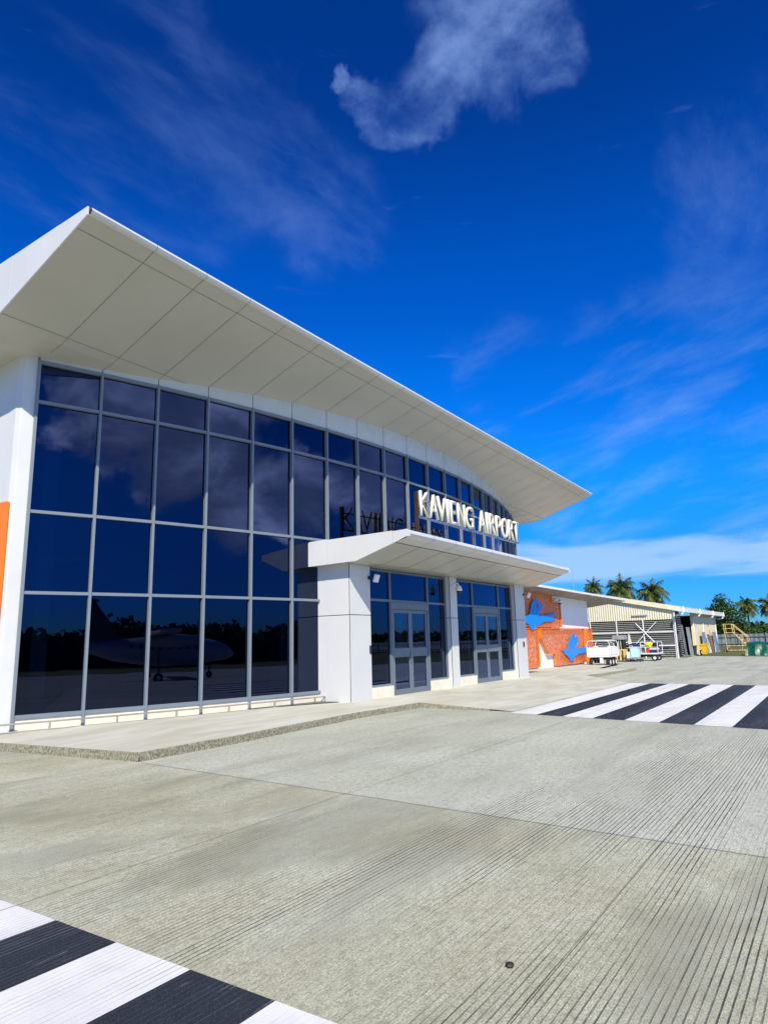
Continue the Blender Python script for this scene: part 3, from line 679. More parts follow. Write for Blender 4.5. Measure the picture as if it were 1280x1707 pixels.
# ---- low pipe rail in front of the glass
gr_ = thing('bumper_rail', 'low brushed steel pipe rail along the foot of the curved glass wall', 'rail', (6.3, 12.6, .17))
pts = [P(-.55, .20, .32)] + [P(i * .25, .20, .32) for i in range(-1, 24)]; en = P(5.86, .20, .32)
e2 = en + Vector((.10, .0, -.01))
MB().tube([tuple(p) for p in pts] + [tuple(en), tuple(e2), (e2.x + .05, e2.y, .27), (e2.x + .03, e2.y, .215), (en.x - .02, en.y, .195)], .016, 8).build('pipe', M['rail'], gr_, smooth=True)
for i in range(0, 6):
    p = P(i + .5, .20, 0); MB().box(p.x - .012, p.x + .012, p.y - .02, p.y + .02, .165, .31).build('rail_post', M['rail'], gr_)
p = P(5.78, .20, 0); MB().box(p.x - .012, p.x + .012, p.y - .02, p.y + .02, .165, .31).build('rail_post', M['rail'], gr_)
MB().tube([tuple(P(i * .25, .21, .185)) for i in range(-1, 23)], .012, 6).build('lower_bar', M['rail'], gr_)

# ------------------------------------------------------------------ the sign
SG = thing('airport_sign', 'large white block letters reading KAVIENG AIRPORT on a steel frame above the entrance canopy', 'sign', (18.9, 9.2, 4.16))
SY = 9.22
MB().box(15.50, 22.45, SY + .0, SY + .06, 4.93, 4.985).build('base_bar', M['steel'], SG)
MB().box(15.45, 15.50, SY - .0, SY + .10, 4.16, 5.66).build('end_post', M['letter_side'], SG)
for x in (17.2, 19.0, 20.8, 22.3): MB().box(x, x + .05, SY + .07, SY + .12, 4.16, 5.5).build('post', M['steel'], SG)
MB().box(15.5, 22.45, SY + .075, SY + .10, 5.45, 5.49).build('back_bar', M['steel'], SG)
WD = [('K', 15.54, 16.02), ('A', 16.04, 16.55), ('V', 16.50, 16.99), ('I', 17.07, 17.21), ('E', 17.29, 17.66), ('N', 17.74, 18.20), ('G', 18.27, 18.76),
      ('A', 19.16, 19.66), ('I', 19.73, 19.87), ('R', 19.96, 20.40), ('P', 20.48, 20.88), ('O', 20.93, 21.42), ('R', 21.50, 21.93), ('T', 21.95, 22.38)]
for ch, xa, xb in WD:
    cu_ = bpy.data.curves.new('letter', 'FONT'); cu_.body = ch; cu_.size = 1.; cu_.extrude = 0.; cu_.offset = -.008; cu_.resolution_u = 6
    to = bpy.data.objects.new('tmp', cu_); C.objects.link(to); bpy.context.view_layer.update()
    me = bpy.data.meshes.new_from_object(to); bpy.data.objects.remove(to); bpy.data.curves.remove(cu_)
    bm = bmesh.new(); bm.from_mesh(me); bmesh.ops.remove_doubles(bm, verts=bm.verts, dist=.0005)
    mnx = min(v.co.x for v in bm.verts); mxx = max(v.co.x for v in bm.verts); mny = min(v.co.y for v in bm.verts); mxy = max(v.co.y for v in bm.verts)
    o_ = Vector(SG['_o'])
    for v in bm.verts: v.co = Vector((xa + (v.co.x - mnx) / (mxx - mnx) * (xb - xa), SY - .06, 4.99 + (v.co.y - mny) / (mxy - mny) * .70)) - o_
    for f in bm.faces: f.material_index = 0
    ff = list(bm.faces); ex = bmesh.ops.extrude_face_region(bm, geom=ff)
    for v in [e for e in ex['geom'] if isinstance(e, bmesh.types.BMVert)]: v.co.y += .075
    bmesh.ops.recalc_face_normals(bm, faces=bm.faces)
    for f in bm.faces: f.material_index = 0 if abs(f.normal.y) > .9 and f.calc_center_median().y + o_.y < SY - .05 else 1
    bm.to_mesh(me); bm.free(); me.materials.clear(); me.materials.append(M['letter_face']); me.materials.append(M['letter_side'])
    lo = bpy.data.objects.new('letter', me); C.objects.link(lo); lo.parent = SG

# ------------------------------------------------------------------ lamps and cameras on the building
def flood(x, y, z, label):
    t = thing('flood_light', label, 'flood light', (x, y, z), 'square flood lights on the entrance pillars')
    MB().tube([(x - .02, front, z + .02), (x - .02, y, z + .02)], .012, 6).box(x - .06, x + .02, front - .012, front, z - .03, z + .07).build('bracket', M['black'], t)
    MB().obox((x, y, z), Vector((1, 0, 0)), Vector((0, math.cos(.35), math.sin(.35))), Vector((0, -math.sin(.35), math.cos(.35))), -.07, .10, -.09, -.02, -.09, .11).build('housing', M['white_paint'], t, bevel=.01)
flood(14.14, front - .16, 3.22, 'small white square flood light on the tall white pillar left of the first door')
flood(24.36, front - .16, 3.22, 'small white flood light on the white pillar next to the orange mural')
def dome(x, y, z, arm, label):
    t = thing('security_camera', label, 'security camera', (x, y, z), 'white dome cameras')
    MB().tube(arm, .025, 8).build('bracket', M['white_paint'], t, smooth=True)
    MB().lathe([(.0, .10), (.05, .10), (.09, .06), (.105, -.01), (.105, -.06), (.085, -.065)], (x, y, z)).build('housing', M['white_paint'], t, smooth=True)
    MB().lathe([(.08, -.062), (.078, -.09), (.055, -.14), (.0, -.155)], (x, y, z)).build('lens_dome', M['black'], t, smooth=True)
dome(18.55, 9.70, 3.16, [(18.58, 9.97, 3.26), (18.57, 9.85, 3.34), (18.55, 9.72, 3.33), (18.55, 9.70, 3.24)], 'white dome camera hanging from the slim middle pillar under the canopy')
dome(34.0, 11.95, 3.42, [(34.0, 12.3, 3.5), (34.0, 12.1, 3.62), (34.0, 11.96, 3.6), (34.0, 11.95, 3.5)], 'white dome camera on the annex wall above the orange screens')

# ------------------------------------------------------------------ annex with the mural
AN = thing('annex_building', 'low white annex with orange perforated screens and blue bird cut-outs', 'building', (35, 12.3, .1))
an = MB(); an.box(28.6, 39.6, 12.3, 18.5, .08, 3.85); an.build('wall', M['annex_white'], AN)
MB().prism([(25.5, 11.25, 3.93), (43.9, 11.05, 3.76), (43.9, 11.05, 3.86), (25.5, 11.25, 4.03)], (0, .035, 0)).build('eave_fascia', M['white_paint'], AN)
rr = MB(); rr.prism([(25.5, 11.29, 3.95), (43.9, 11.09, 3.78), (43.9, 16.2, 5.0), (25.5, 16.2, 5.1)], (0, 0, .06)); rr.build('roof', M['roof_sheet'], AN)
es = MB(); es.quad((25.5, 11.3, 3.93), (43.9, 11.1, 3.76), (39.61, 12.29, 3.66), (25.5, 12.29, 3.84))
es.quad((39.61, 12.3, 3.64), (43.85, 11.1, 3.75), (43.85, 15.2, 3.25), (39.61, 15.2, 3.25)); es.build('eave_lining', M['soffit_dark'], AN)
sy = 12.13
def scr(poly, hole_frame=True):
    n_ = len(poly)
    o = MB().prism([(x, sy, z) for x, z in poly], (0, .012, 0)).build('perforated_screen', M['lattice'], AN)
    fb = MB()
    for (xa, za), (xb, zb) in zip(poly, poly[1:] + poly[:1]):
        d = Vector((xb - xa, 0, zb - za)); L_ = d.length; d.normalize(); up = Vector((-d.z, 0, d.x))
        fb.obox((xa, sy - .03, za), d, Vector((0, 1, 0)), up, 0, L_, 0, .14, -.018, .018)
    fb.build('screen_frame', M['orange'], o)
scr([(28.7, 3.84), (33.3, 3.84), (33.33, 3.39), (34.5, 3.38), (34.5, 2.16), (28.7, 2.16)])
scr([(28.7, 2.05), (31.15, 2.05), (31.10, .27), (28.7, .27)])
scr([(31.5, 2.05), (38.15, 2.05), (38.05, .24), (33.35, .24), (33.35, .82), (32.35, .82), (31.5, 1.6)])
scr([(38.6, 2.05), (39.5, 2.05), (39.5, .2), (38.6, .2)])
B1 = [(29.35, 2.65), (29.69, 2.6), (30.07, 2.69), (30.45, 3.22), (30.68, 3.39), (31.2, 3.44), (31.35, 3.35), (31.0, 3.18), (31.04, 3.06), (31.24, 3.0), (31.22, 3.19), (31.59, 3.26), (31.85, 3.24), (31.73, 3.07), (31.18, 2.68), (31.47, 2.63), (32.56, 2.74), (33.61, 2.86), (33.5, 2.76), (32.72, 2.61), (33.55, 2.56), (33.05, 2.41), (31.86, 2.38), (31.4, 2.25), (30.71, 2.15), (30.61, 2.02), (30.27, 1.98), (30.04, 2.09), (29.91, 2.24), (29.3, 2.38)]
B2 = [(34.18, .97), (34.98, .99), (35.52, 1.52), (36.01, 1.78), (36.44, 1.76), (36.29, 1.60), (37.0, 1.58), (36.51, 1.16), (36.3, .99), (37.96, 1.06), (38.69, 1.12), (38.6, .79), (38.11, .73), (36.73, .70), (36.03, .55), (35.72, .35), (35.25, .37), (35.19, .54), (34.44, .8)]
for B in (B1, B2): MB().prism([(x, 12.07, z) for x, z in B], (0, .025, 0)).build('bird_cutout', M['blue'], AN)
ms = thing('radio_mast', 'thin radio mast standing behind the annex roof', 'mast', (57, 18.7, 0))
MB().tube([(57, 18.7, 0), (57, 18.7, 5.6), (57, 18.75, 7.6)], [.05, .03, .012], 6).build('pole', M['grey_sheet'], ms)

# ------------------------------------------------------------------ cream shed
SH = thing('storage_shed', 'cream corrugated gabled shed with a slatted cage front and white gutter', 'shed', (50, 14.5, 0))
g0 = MB(); g0.prism([(50, 9.6, 2.66), (50, 9.6, 3.30), (50, 14.86, 4.50), (50, 20.1, 3.30), (50, 20.1, 2.66)], (.08, 0, 0)); g0.build('gable_wall', M['cream_rib'], SH)
rfb = MB()
rfb.prism([(49.84, 9.08, 3.40), (49.84, 14.86, 4.60), (49.84, 20.6, 3.40), (49.84, 20.6, 3.50), (49.84, 14.86, 4.71), (49.84, 9.08, 3.50)], (19.5, 0, 0)); shr = rfb.build('roof', M['roof_sheet'], SH)
MB().prism([(49.83, 9.05, 3.16), (49.83, 14.86, 4.38), (49.83, 14.86, 4.66), (49.83, 9.05, 3.46)], (-.05, 0, 0)).prism([(49.83, 14.86, 4.38), (49.83, 20.6, 3.16), (49.83, 20.6, 3.46), (49.83, 14.86, 4.66)], (-.05, 0, 0)).build('barge_board', M['cream_wall'], shr)
MB().box(49.1, 69.5, 9.0, 9.1, 3.14, 3.40).build('gutter', M['white_paint'], shr)
for x in (50.25, 56.9, 63.3, 69.2):
    MB().tube([(x, 8.96, 3.5), (x, 8.93, 3.15), (x, 9.05, 2.98), (x, 9.5, 2.9)], .07, 8).build('downpipe', M['white_paint'], SH)
MB().box(56.9, 68.2, 9.56, 9.72, 0, 3.3).build('side_wall', M['cream_wall'], SH)
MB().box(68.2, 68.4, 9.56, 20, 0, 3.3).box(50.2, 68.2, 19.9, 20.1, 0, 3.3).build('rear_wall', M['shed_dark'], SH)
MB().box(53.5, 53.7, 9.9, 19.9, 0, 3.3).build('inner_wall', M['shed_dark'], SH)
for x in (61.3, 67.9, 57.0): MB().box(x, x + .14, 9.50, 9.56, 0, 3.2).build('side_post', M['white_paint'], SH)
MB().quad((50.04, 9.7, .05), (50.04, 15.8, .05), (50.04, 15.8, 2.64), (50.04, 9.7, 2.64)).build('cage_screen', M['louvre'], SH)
for y in (9.62, 11.65, 13.5, 15.4): MB().box(49.93, 50.0, y - .035, y + .035, 0, 2.66).build('cage_post', M['white_paint'], SH)
for z in (.88, 1.82): MB().box(49.90, 49.93, 9.62, 15.6, z - .035, z + .035).build('cage_rail', M['white_paint'], SH)
MB().tube([(49.88, 12.15, 2.45), (49.88, 10.8, .93)], .03, 6).build('brace', M['white_paint'], SH); MB().tube([(49.86, 10.75, 2.5), (49.86, 12.2, 1.05)], .03, 6).build('brace', M['white_paint'], SH)
MB().box(49.86, 49.94, 9.48, 9.56, 0, 3.1).build('corner_post', M['white_paint'], SH)
lt = MB().box(49.86, 49.99, 11.3, 12.35, 2.99, 3.07).build('tube_light', M['roof_sheet'])
tag(lt, 'long strip light fixed to the cream gable of the shed', 'strip light')
MB().box(51.2, 52.6, 9.62, 9.66, .1, 3.0).build('side_mesh', M['louvre'], SH)
for k in range(26):
    pass
ds = MB()
for k in range(16):
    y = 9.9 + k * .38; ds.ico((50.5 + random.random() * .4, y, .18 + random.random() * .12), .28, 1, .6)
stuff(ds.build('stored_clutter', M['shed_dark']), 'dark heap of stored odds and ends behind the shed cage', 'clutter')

# ------------------------------------------------------------------ things by the shed
def board(x0, x1, z1, lean, m, label, name='leaning_board', cat='board', y=9.3, grp='sheets leaning on the shed side'):
    o = MB().prism([(x0, y - lean, .01), (x1, y - lean, .01), (x1, y, z1), (x0, y, z1)], (0, .04, .0)).build(name, m, origin=((x0 + x1) / 2, y, 0))
    tag(o, label, cat, grp); return o
board(50.7, 51.3, 2.25, .14, M['dark_sheet'], 'tall dark grey sheet leaning nearest the shed corner')
board(52.5, 53.6, 2.1, .12, M['grey_sheet'], 'weathered pale grey sheet leaning beside the green bin', y=9.28)
board(58.9, 60.2, 1.75, .16, M['blue_sheet'], 'blue grey sheet leaning behind the yellow bin')
board(64.0, 65.8, 1.75, .2, M['blue_sheet'], 'blue grey sheet leaning at the far end of the shed wall')
board(62.6, 62.75, 1.9, .2, M['rust'], 'thin orange plank leaning between the blue grey sheets', 'leaning_plank', 'plank')
board(61.2, 62.2, 1.55, .3, M['shed_dark'], 'dark brown board leaning right of the yellow bin')
# cream post beside green bin
o = MB().box(56.0, 56.3, 9.3, 9.42, 0, 1.75).build('marker_post', M['cream_wall'], origin=(56.1, 9.35, 0)); tag(o, 'short cream post between the dark green bin and the yellow bin', 'post')
def wheelie(x, y, s, m, label):
    t = thing('wheelie_bin', label, 'bin', (x, y, 0), 'bins beside the shed')
    b_ = MB(); b_.prism([(x - .20 * s, y - .22 * s, .08 * s), (x + .20 * s, y - .22 * s, .08 * s), (x + .2 * s, y + .2 * s, .08 * s), (x - .2 * s, y + .2 * s, .08 * s)], (0, 0, .02))
    lo_ = [(-.2, -.2), (.2, -.2), (.2, .2), (-.2, .2)]; hi_ = [(-.26, -.25), (.26, -.25), (.26, .27), (-.26, .27)]
    for k in range(4):
        a, c_ = lo_[k], lo_[(k + 1) % 4]; d, e = hi_[k], hi_[(k + 1) % 4]
        b_.quad((x + a[0] * s, y + a[1] * s, .08 * s), (x + c_[0] * s, y + c_[1] * s, .08 * s), (x + e[0] * s, y + e[1] * s, .78 * s), (x + d[0] * s, y + d[1] * s, .78 * s))
    b_.build('body', m, t)
    MB().box(x - .29 * s, x + .29 * s, y - .28 * s, y + .30 * s, .78 * s, .84 * s).box(x - .29 * s, x - .26 * s, y - .25 * s, y + .27 * s, .72 * s, .78 * s).build('lid', m, t, bevel=.01)
    for dy in (-.2, .2): MB().cyl((x + .24 * s, y + dy * s - .03, .09 * s), (x + .24 * s, y + dy * s + .03, .09 * s), .09 * s).build('wheel', M['rubber'], t)
wheelie(57.0, 9.0, 1.0, M['yellow_bin'], 'bright yellow plastic bin standing by the cream shed wall')
wheelie(54.6, 9.35, .92, M['dark_green'], 'dark green bin standing against the grey boards')
tl = thing('hose_reel', 'small white-hubbed wheel lying by the yellow bin', 'wheel', (55.9, 9.05, 0)); MB().cyl((55.9, 9.0, .22), (55.9, 9.1, .22), .2, 18).build('tyre', M['rubber'], tl); MB().cyl((55.89, 8.99, .22), (55.89, 9.11, .22), .11, 14).build('hub', M['white_paint'], tl)

# boarding steps
ST = thing('boarding_steps', 'yellow tubular boarding steps standing on the grass before the fence', 'steps', (65.5, 7.6, 0))
def tb(name, *paths, r=.035):
    m_ = MB()
    for p_ in paths: m_.tube(p_, r * .72, 6)
    return m_.build(name, M['yellow'], ST)
for x in (65.5, 66.6):
    tb('upright', [(x, 8.46, .1), (x, 8.60, 2.37)]); tb('upright', [(x, 7.9, 1.63), (x, 7.95, 2.37)])
    tb('handrail', [(x, 8.60, 2.37), (x, 7.95, 2.37), (x, 6.85, 1.25), (x, 6.8, .85)]); tb('handrail', [(x, 8.58, 2.0), (x, 7.93, 2.0)])
    tb('stringer', [(x, 8.55, 1.63), (x, 7.9, 1.63), (x, 6.75, .3)], r=.045); tb('base_rail', [(x, 8.5, .14), (x, 6.7, .14)]); tb('base_rail', [(x, 8.5, .52), (x, 6.7, .52)]); tb('strut', [(x, 7.3, .14), (x, 7.3, 1.5)], r=.025)
sp_ = MB()
for k in range(6): t = k / 6; sp_.box(65.5, 66.6, 7.9 - 1.15 * t - .2, 7.9 - 1.15 * t, 1.63 - 1.33 * t - .03, 1.63 - 1.33 * t)
sp_.box(65.5, 66.6, 7.9, 8.55, 1.6, 1.64); sp_.build('treads', M['rust'], ST)
for y in (8.5, 6.75): MB().cyl((65.4, y, .09), (65.48, y, .09), .09).build('caster', M['rubber'], ST)

# tarp-covered load
tm = MB(); N1, N2 = 26, 16
def tarp_pt(u, v):
    # u around front side from left to right, v from bottom to top then over the top
    y = 5.85 - u * 3.6; pull = .30 * (1 - abs(2 * u - 1) ** 6)
    if v < .6: t = v / .6; x = 54.5 - .15 * (1 - t) + .25 * t; z = t * (.78 + .08 * math.sin(u * 9)); x += noise.noise(Vector((u * 9, t * 1.5, 0))) * .14 * (1 - t * .5)
    else: t = (v - .6) / .4; x = 54.75 + t * 2.0; z = .80 + .06 * math.sin(u * 9) + .10 * math.sin(t * PI) + noise.noise(Vector((u * 6, t * 4, 2))) * .05
    if u < .12: k = 1 - u / .12; z *= 1 - .0 * k; y += .10 * (1 - min(1, z / .8)) * k
    return (x, y, z)
for i in range(N1):
    for j in range(N2): tm.quad(tarp_pt(i / N1, j / N2), tarp_pt((i + 1) / N1, j / N2), tarp_pt((i + 1) / N1, (j + 1) / N2), tarp_pt(i / N1, (j + 1) / N2))
for j in range(N2):                                       # closed left end
    a, b_ = tarp_pt(0, j / N2), tarp_pt(0, (j + 1) / N2); tm.quad(a, b_, (56.75, b_[1], b_[2] * .98), (56.75, a[1], a[2] * .98))
o = tm.build('covered_load', M['tarp'], smooth=True, origin=(55.5, 4, 0)); tag(o, 'load covered by a dark green tarpaulin at the apron edge', 'tarpaulin')

# fence
FN = thing('perimeter_fence', 'grey corrugated sheet fence between the grass and the trees', 'fence', (90, 0, 0))
fb = MB()
yy = [20 - k * .25 for k in range(260)]
for k, (a, b_) in enumerate(zip(yy, yy[1:])):
    dx0 = .05 * (k % 2); dx1 = .05 * ((k + 1) % 2); fb.quad((90 + dx0, a, .1), (90 + dx1, b_, .1), (90 + dx1, b_, 1.47), (90 + dx0, a, 1.47))
fb.build('sheeting', M['fence'], FN)
for k in range(22): MB().box(89.85, 89.93, 19 - k * 2.9, 19.08 - k * 2.9, 0, 1.6).build('fence_post', M['fence'], FN)
MB().box(89.84, 89.9, -45, 20, 1.2, 1.26).box(89.84, 89.9, -45, 20, .4, .46).build('fence_rail', M['fence'], FN)

# ------------------------------------------------------------------ carts
def wheel(parent, c, r, w_, axis='y', name='wheel', hub=True):
    a = Vector((0, w_ / 2, 0)) if axis == 'y' else Vector((w_ / 2, 0, 0)); c = Vector(c)
    o = MB().cyl(tuple(c - a), tuple(c + a), r, 18).build(name, M['rubber'], parent, bevel=.01)
    if hub: MB().cyl(tuple(c - a * 1.06), tuple(c + a * 1.06), r * .5, 12).build('rim', M['white_paint'], o)
T1 = thing('baggage_trailer', 'empty white baggage trailer with curved tube rails beside the orange mural', 'trailer', (38, 11, 0), 'baggage trailers on the apron')
MB().box(37.0, 38.6, 10.45, 11.70, .50, .60).build('deck', M['white_paint'], T1, bevel=.01)
MB().box(37.0, 37.03, 10.47, 11.68, .62, 1.02).build('end_panel', M['white_paint'], T1); MB().box(38.57, 38.6, 10.47, 11.68, .62, 1.02).build('end_panel', M['white_paint'], T1)
MB().box(37.06, 38.54, 10.45, 10.48, .62, .98).build('side_panel', M['white_paint'], T1)
for x in (37.0, 38.6):
    MB().tube([(x, 10.46, .55), (x, 10.46, 1.20), (x, 10.52, 1.33), (x, 10.65, 1.37), (x, 11.5, 1.37), (x, 11.63, 1.33), (x, 11.69, 1.20), (x, 11.69, .55)], .024, 6).build('end_rail', M['white_paint'], T1)
MB().tube([(37.0, 10.46, 1.02), (38.6, 10.46, 1.02)], .02, 6).tube([(37.0, 10.65, 1.36), (38.6, 10.65, 1.36)], .02, 6).tube([(37.8, 10.46, .55), (37.8, 10.46, 1.2), (37.8, 10.65, 1.3)], .02, 6).build('side_rail', M['white_paint'], T1)
MB().box(37.1, 38.5, 10.75, 11.4, .36, .50).build('chassis', M['black'], T1); MB().box(36.96, 37.0, 10.85, 11.02, .2, .48).build('tow_plate', M['white_paint'], T1)
MB().box(36.95, 37.0, 10.75, 11.42, .14, .2).build('axle', M['grey_sheet'], T1)
for x in (37.2, 37.75, 38.3):
    for y in (10.62, 11.52): wheel(T1, (x, y, .23), .23, .18)
bxo = MB().box(37.3, 37.8, 10.8, 11.15, .60, 1.13).build('carton', M['grey_sheet'], origin=(37.5, 11, .6)); tag(bxo, 'grey box standing on the white baggage trailer', 'box')

T2 = thing('baggage_trailer', 'loaded baggage trailer with bags on it behind the pale blue cart', 'trailer', (45.6, 10.8, 0), 'baggage trailers on the apron')
MB().box(45.1, 46.4, 9.78, 11.85, .42, .50).build('deck', M['white_paint'], T2)
for y in (9.78, 11.85, 10.8): MB().tube([(45.1, y, .45), (45.1, y, 1.12), (45.12, y, 1.18), (46.4, y, 1.18), (46.4, y, .45)], .022, 6).build('rail_hoop', M['white_paint'], T2)
MB().tube([(45.1, 9.78, 1.17), (45.1, 11.85, 1.17)], .022, 6).tube([(45.1, 9.78, .85), (45.1, 11.85, .85)], .018, 6).build('side_rail', M['white_paint'], T2)
MB().box(45.3, 46.2, 10.0, 11.6, .28, .42).build('chassis', M['black'], T2)
for y in (10.0, 11.2): wheel(T2, (45.15, y, .19), .19, .12, 'x'); wheel(T2, (46.2, y, .19), .19, .12, 'x')
def bag(name, x0, x1, y0, y1, z0, z1, m, label, cat, jit=.25, grp='baggage on the loaded trailer'):
    c_ = ((x0 + x1) / 2, (y0 + y1) / 2, (z0 + z1) / 2)
    o = MB().ico(c_, .5, 3, jit, ((x1 - x0) * 1.1, (y1 - y0) * 1.1, (z1 - z0) * 1.1)).build(name, m, smooth=True, origin=(c_[0], c_[1], z0)); tag(o, label, cat, grp)
bag('travel_bag', 45.2, 45.9, 10.12, 10.62, .80, 1.14, M['bright_yellow'], 'bright yellow bag on top of the loaded trailer', 'bag')
bag('travel_bag', 45.3, 46.0, 9.82, 10.2, .80, 1.12, M['black'], 'black bag beside the yellow bag on the loaded trailer', 'bag')
bag('travel_bag', 45.2, 46.0, 11.2, 11.8, .50, .80, M['black'], 'black bag lying low at the left end of the loaded trailer', 'bag')
bag('travel_bag', 45.2, 46.0, 10.95, 11.75, .78, 1.08, M['navy'], 'dark navy bag on top at the left end of the loaded trailer', 'bag')
ck = thing('cool_box', 'red, white and navy box at the right end of the loaded trailer', 'box', (45.4, 10.1, .5), 'baggage on the loaded trailer')
MB().box(45.14, 45.75, 9.82, 10.30, .50, .70).build('body', M['navy'], ck, bevel=.01); MB().box(45.14, 45.75, 9.82, 10.30, .702, .80).build('lid', M['white_paint'], ck, bevel=.01); MB().box(45.14, 45.75, 10.302, 10.50, .50, .78).build('end_cap', M['red'], ck, bevel=.01)
K2 = thing('service_cart', 'pale blue and white service cart on small casters', 'cart', (44, 11, 0))
MB().box(43.7, 44.3, 10.66, 11.10, .26, .86).build('cabinet', M['cyan'], K2, bevel=.015); MB().box(43.68, 44.32, 10.62, 11.14, .862, .91).build('top', M['white_paint'], K2, bevel=.01)
MB().tube([(43.7, 11.12, .2), (43.7, 11.12, .98), (44.3, 11.12, .98), (44.3, 11.12, .2)], .02, 6).build('push_handle', M['white_paint'], K2)
MB().box(43.62, 44.35, 10.5, 11.35, .17, .24).build('base_frame', M['grey_sheet'], K2); MB().box(43.7, 43.95, 11.16, 11.34, .25, .62).build('side_box', M['white_paint'], K2)
for x, y in ((43.7, 10.55), (43.7, 11.3), (44.3, 10.55), (44.3, 11.3)): wheel(K2, (x, y, .085), .085, .05, hub=False, name='caster')
GP = thing('ground_power_unit', 'dark ground machine under a pale grey hood with yellow and black striped base', 'machine', (44.4, 11.9, 0))
MB().prism([(44.0, 11.52, 1.36), (44.0, 12.28, 1.36), (44.0, 12.20, 1.64), (44.0, 11.56, 1.64)], (.9, 0, 0)).build('hood', M['grey_sheet'], GP, bevel=.02)
MB().box(44.1, 44.8, 11.60, 12.1, .78, 1.355).build('body', M['black'], GP)
sbp = MB()
for k in range(6): sbp.obox((43.99, 11.55 + k * .13, .15), (1, 0, 0), (0, .8, .6), (0, -.6, .8), 0, .02, 0, .06, 0, .55)
MB().box(44.02, 44.8, 11.55, 12.15, .1, .775).build('base', M['yellow'], GP); MB().box(43.99, 44.015, 11.62, 11.72, .12, .7).box(43.99, 44.015, 11.86, 11.96, .12, .7).build('stripe', M['black'], GP)
for y in (11.72, 11.85): MB().tube([(43.97, y, .4), (43.97, y, 1.3)], .018, 6).build('pipe', M['cream_wall'], GP)
pc = thing('pylon_post', 'tapered pale yellow post behind the grey hooded machine', 'post', (46.5, 11.75, 0)); MB().prism([(46.5, 11.55, 0), (46.5, 11.95, 0), (46.5, 11.86, 1.7), (46.5, 11.80, 1.7)], (.15, 0, 0)).build('post_body', M['cream_wall'], pc)

# small nut on the apron
o = MB().tube([(3.38 + .014 * math.cos(a), 1.58 + .014 * math.sin(a), .012) for a in [k * PI / 4 for k in range(9)]], .009, 6).ico((3.38, 1.58, .012), .013, 1).build('lost_nut', M['pebble'], origin=(3.38, 1.58, 0)); tag(o, 'small dark rusty nut lying alone on the grooved concrete', 'nut')
for k, (x, y) in enumerate([(5.35, .72), (4.3, 1.7), (4.05, 1.12), (3.7, .98)]): pass

# ------------------------------------------------------------------ vegetation
def palm(x, y, h, rad, seed, label, lean=.3, first=None):
    rnd = random.Random(seed); t = thing('palm_tree', label, 'palm tree', (x, y, 0), 'coconut palms behind the airport')
    top = Vector((x + lean, y + lean * .4, h))
    MB().tube([(x, y, 0), (x + lean * .35, y + lean * .1, h * .35), (x + lean * .75, y + lean * .3, h * .7), tuple(top)], [.17, .13, .11, .10], 8).build('trunk', M['palm_bark'], t, smooth=True)
    cr = MB()
    for k in range(34):
        az = k * 2.39996 + rnd.uniform(-.2, .2); el = R(80 - k * 3.5 + rnd.uniform(-8, 8)); Lf = rad * rnd.uniform(.85, 1.1)
        d = Vector((math.cos(az) * math.cos(el), math.sin(az) * math.cos(el), math.sin(el))); p = Vector(top); n_ = 13; side = Vector((-math.sin(az), math.cos(az), 0)); prev = None; v = d.copy()
        for j in range(n_ + 1):
            s_ = j / n_
            ll = rad * .42 * math.sin(PI * min(1, .12 + s_ * .9)) ** .6
            if j:
                for sg in (-1, 1):
                    for q_ in (0., .5):
                        base = prev.lerp(p, q_); droop = Vector((0, 0, -1)) * ll * rnd.uniform(.45, .85)
                        tip = base + side * sg * ll * rnd.uniform(.55, .85) + droop + v * ll * .35; wv_ = v * (Lf / n_) * .30
                        cr.quad(tuple(base - wv_), tuple(base + wv_), tuple(tip))
                cr.quad(tuple(prev + side * .015), tuple(p + side * .015), tuple(p - side * .015), tuple(prev - side * .015))
            prev = p.copy(); v = (v + Vector((0, 0, -1)) * (.13 + .06 * s_)).normalized(); p = p + v * Lf / n_
    cr.build('crown', M['palm_leaf'], t)
    nb = MB()
    for k in range(6): a = k * 1.05; nb.ico((top.x + .16 * math.cos(a), top.y + .16 * math.sin(a), top.z - .15), .10, 1)
    nb.build('coconuts', M['palm_leaf'], t)
palm(67, 20.0, 6.35, 1.3, 1, 'smallest palm crown, peeping over the annex roof ridge', .0)
palm(72.6, 18.8, 6.45, 2.25, 2, 'broad palm rising behind the middle of the shed roof', .1)
palm(73.3, 15.95, 5.95, 2.2, 3, 'palm rising behind the right slope of the shed roof', .0)
palm(104.5, 10.5, 5.3, 2.0, 4, 'distant palm on a bare slim trunk right of the bushy tree', -.1)
palm(104.7, 7.75, 5.15, 2.0, 5, 'distant palm cut by the right edge of the photo', .1)

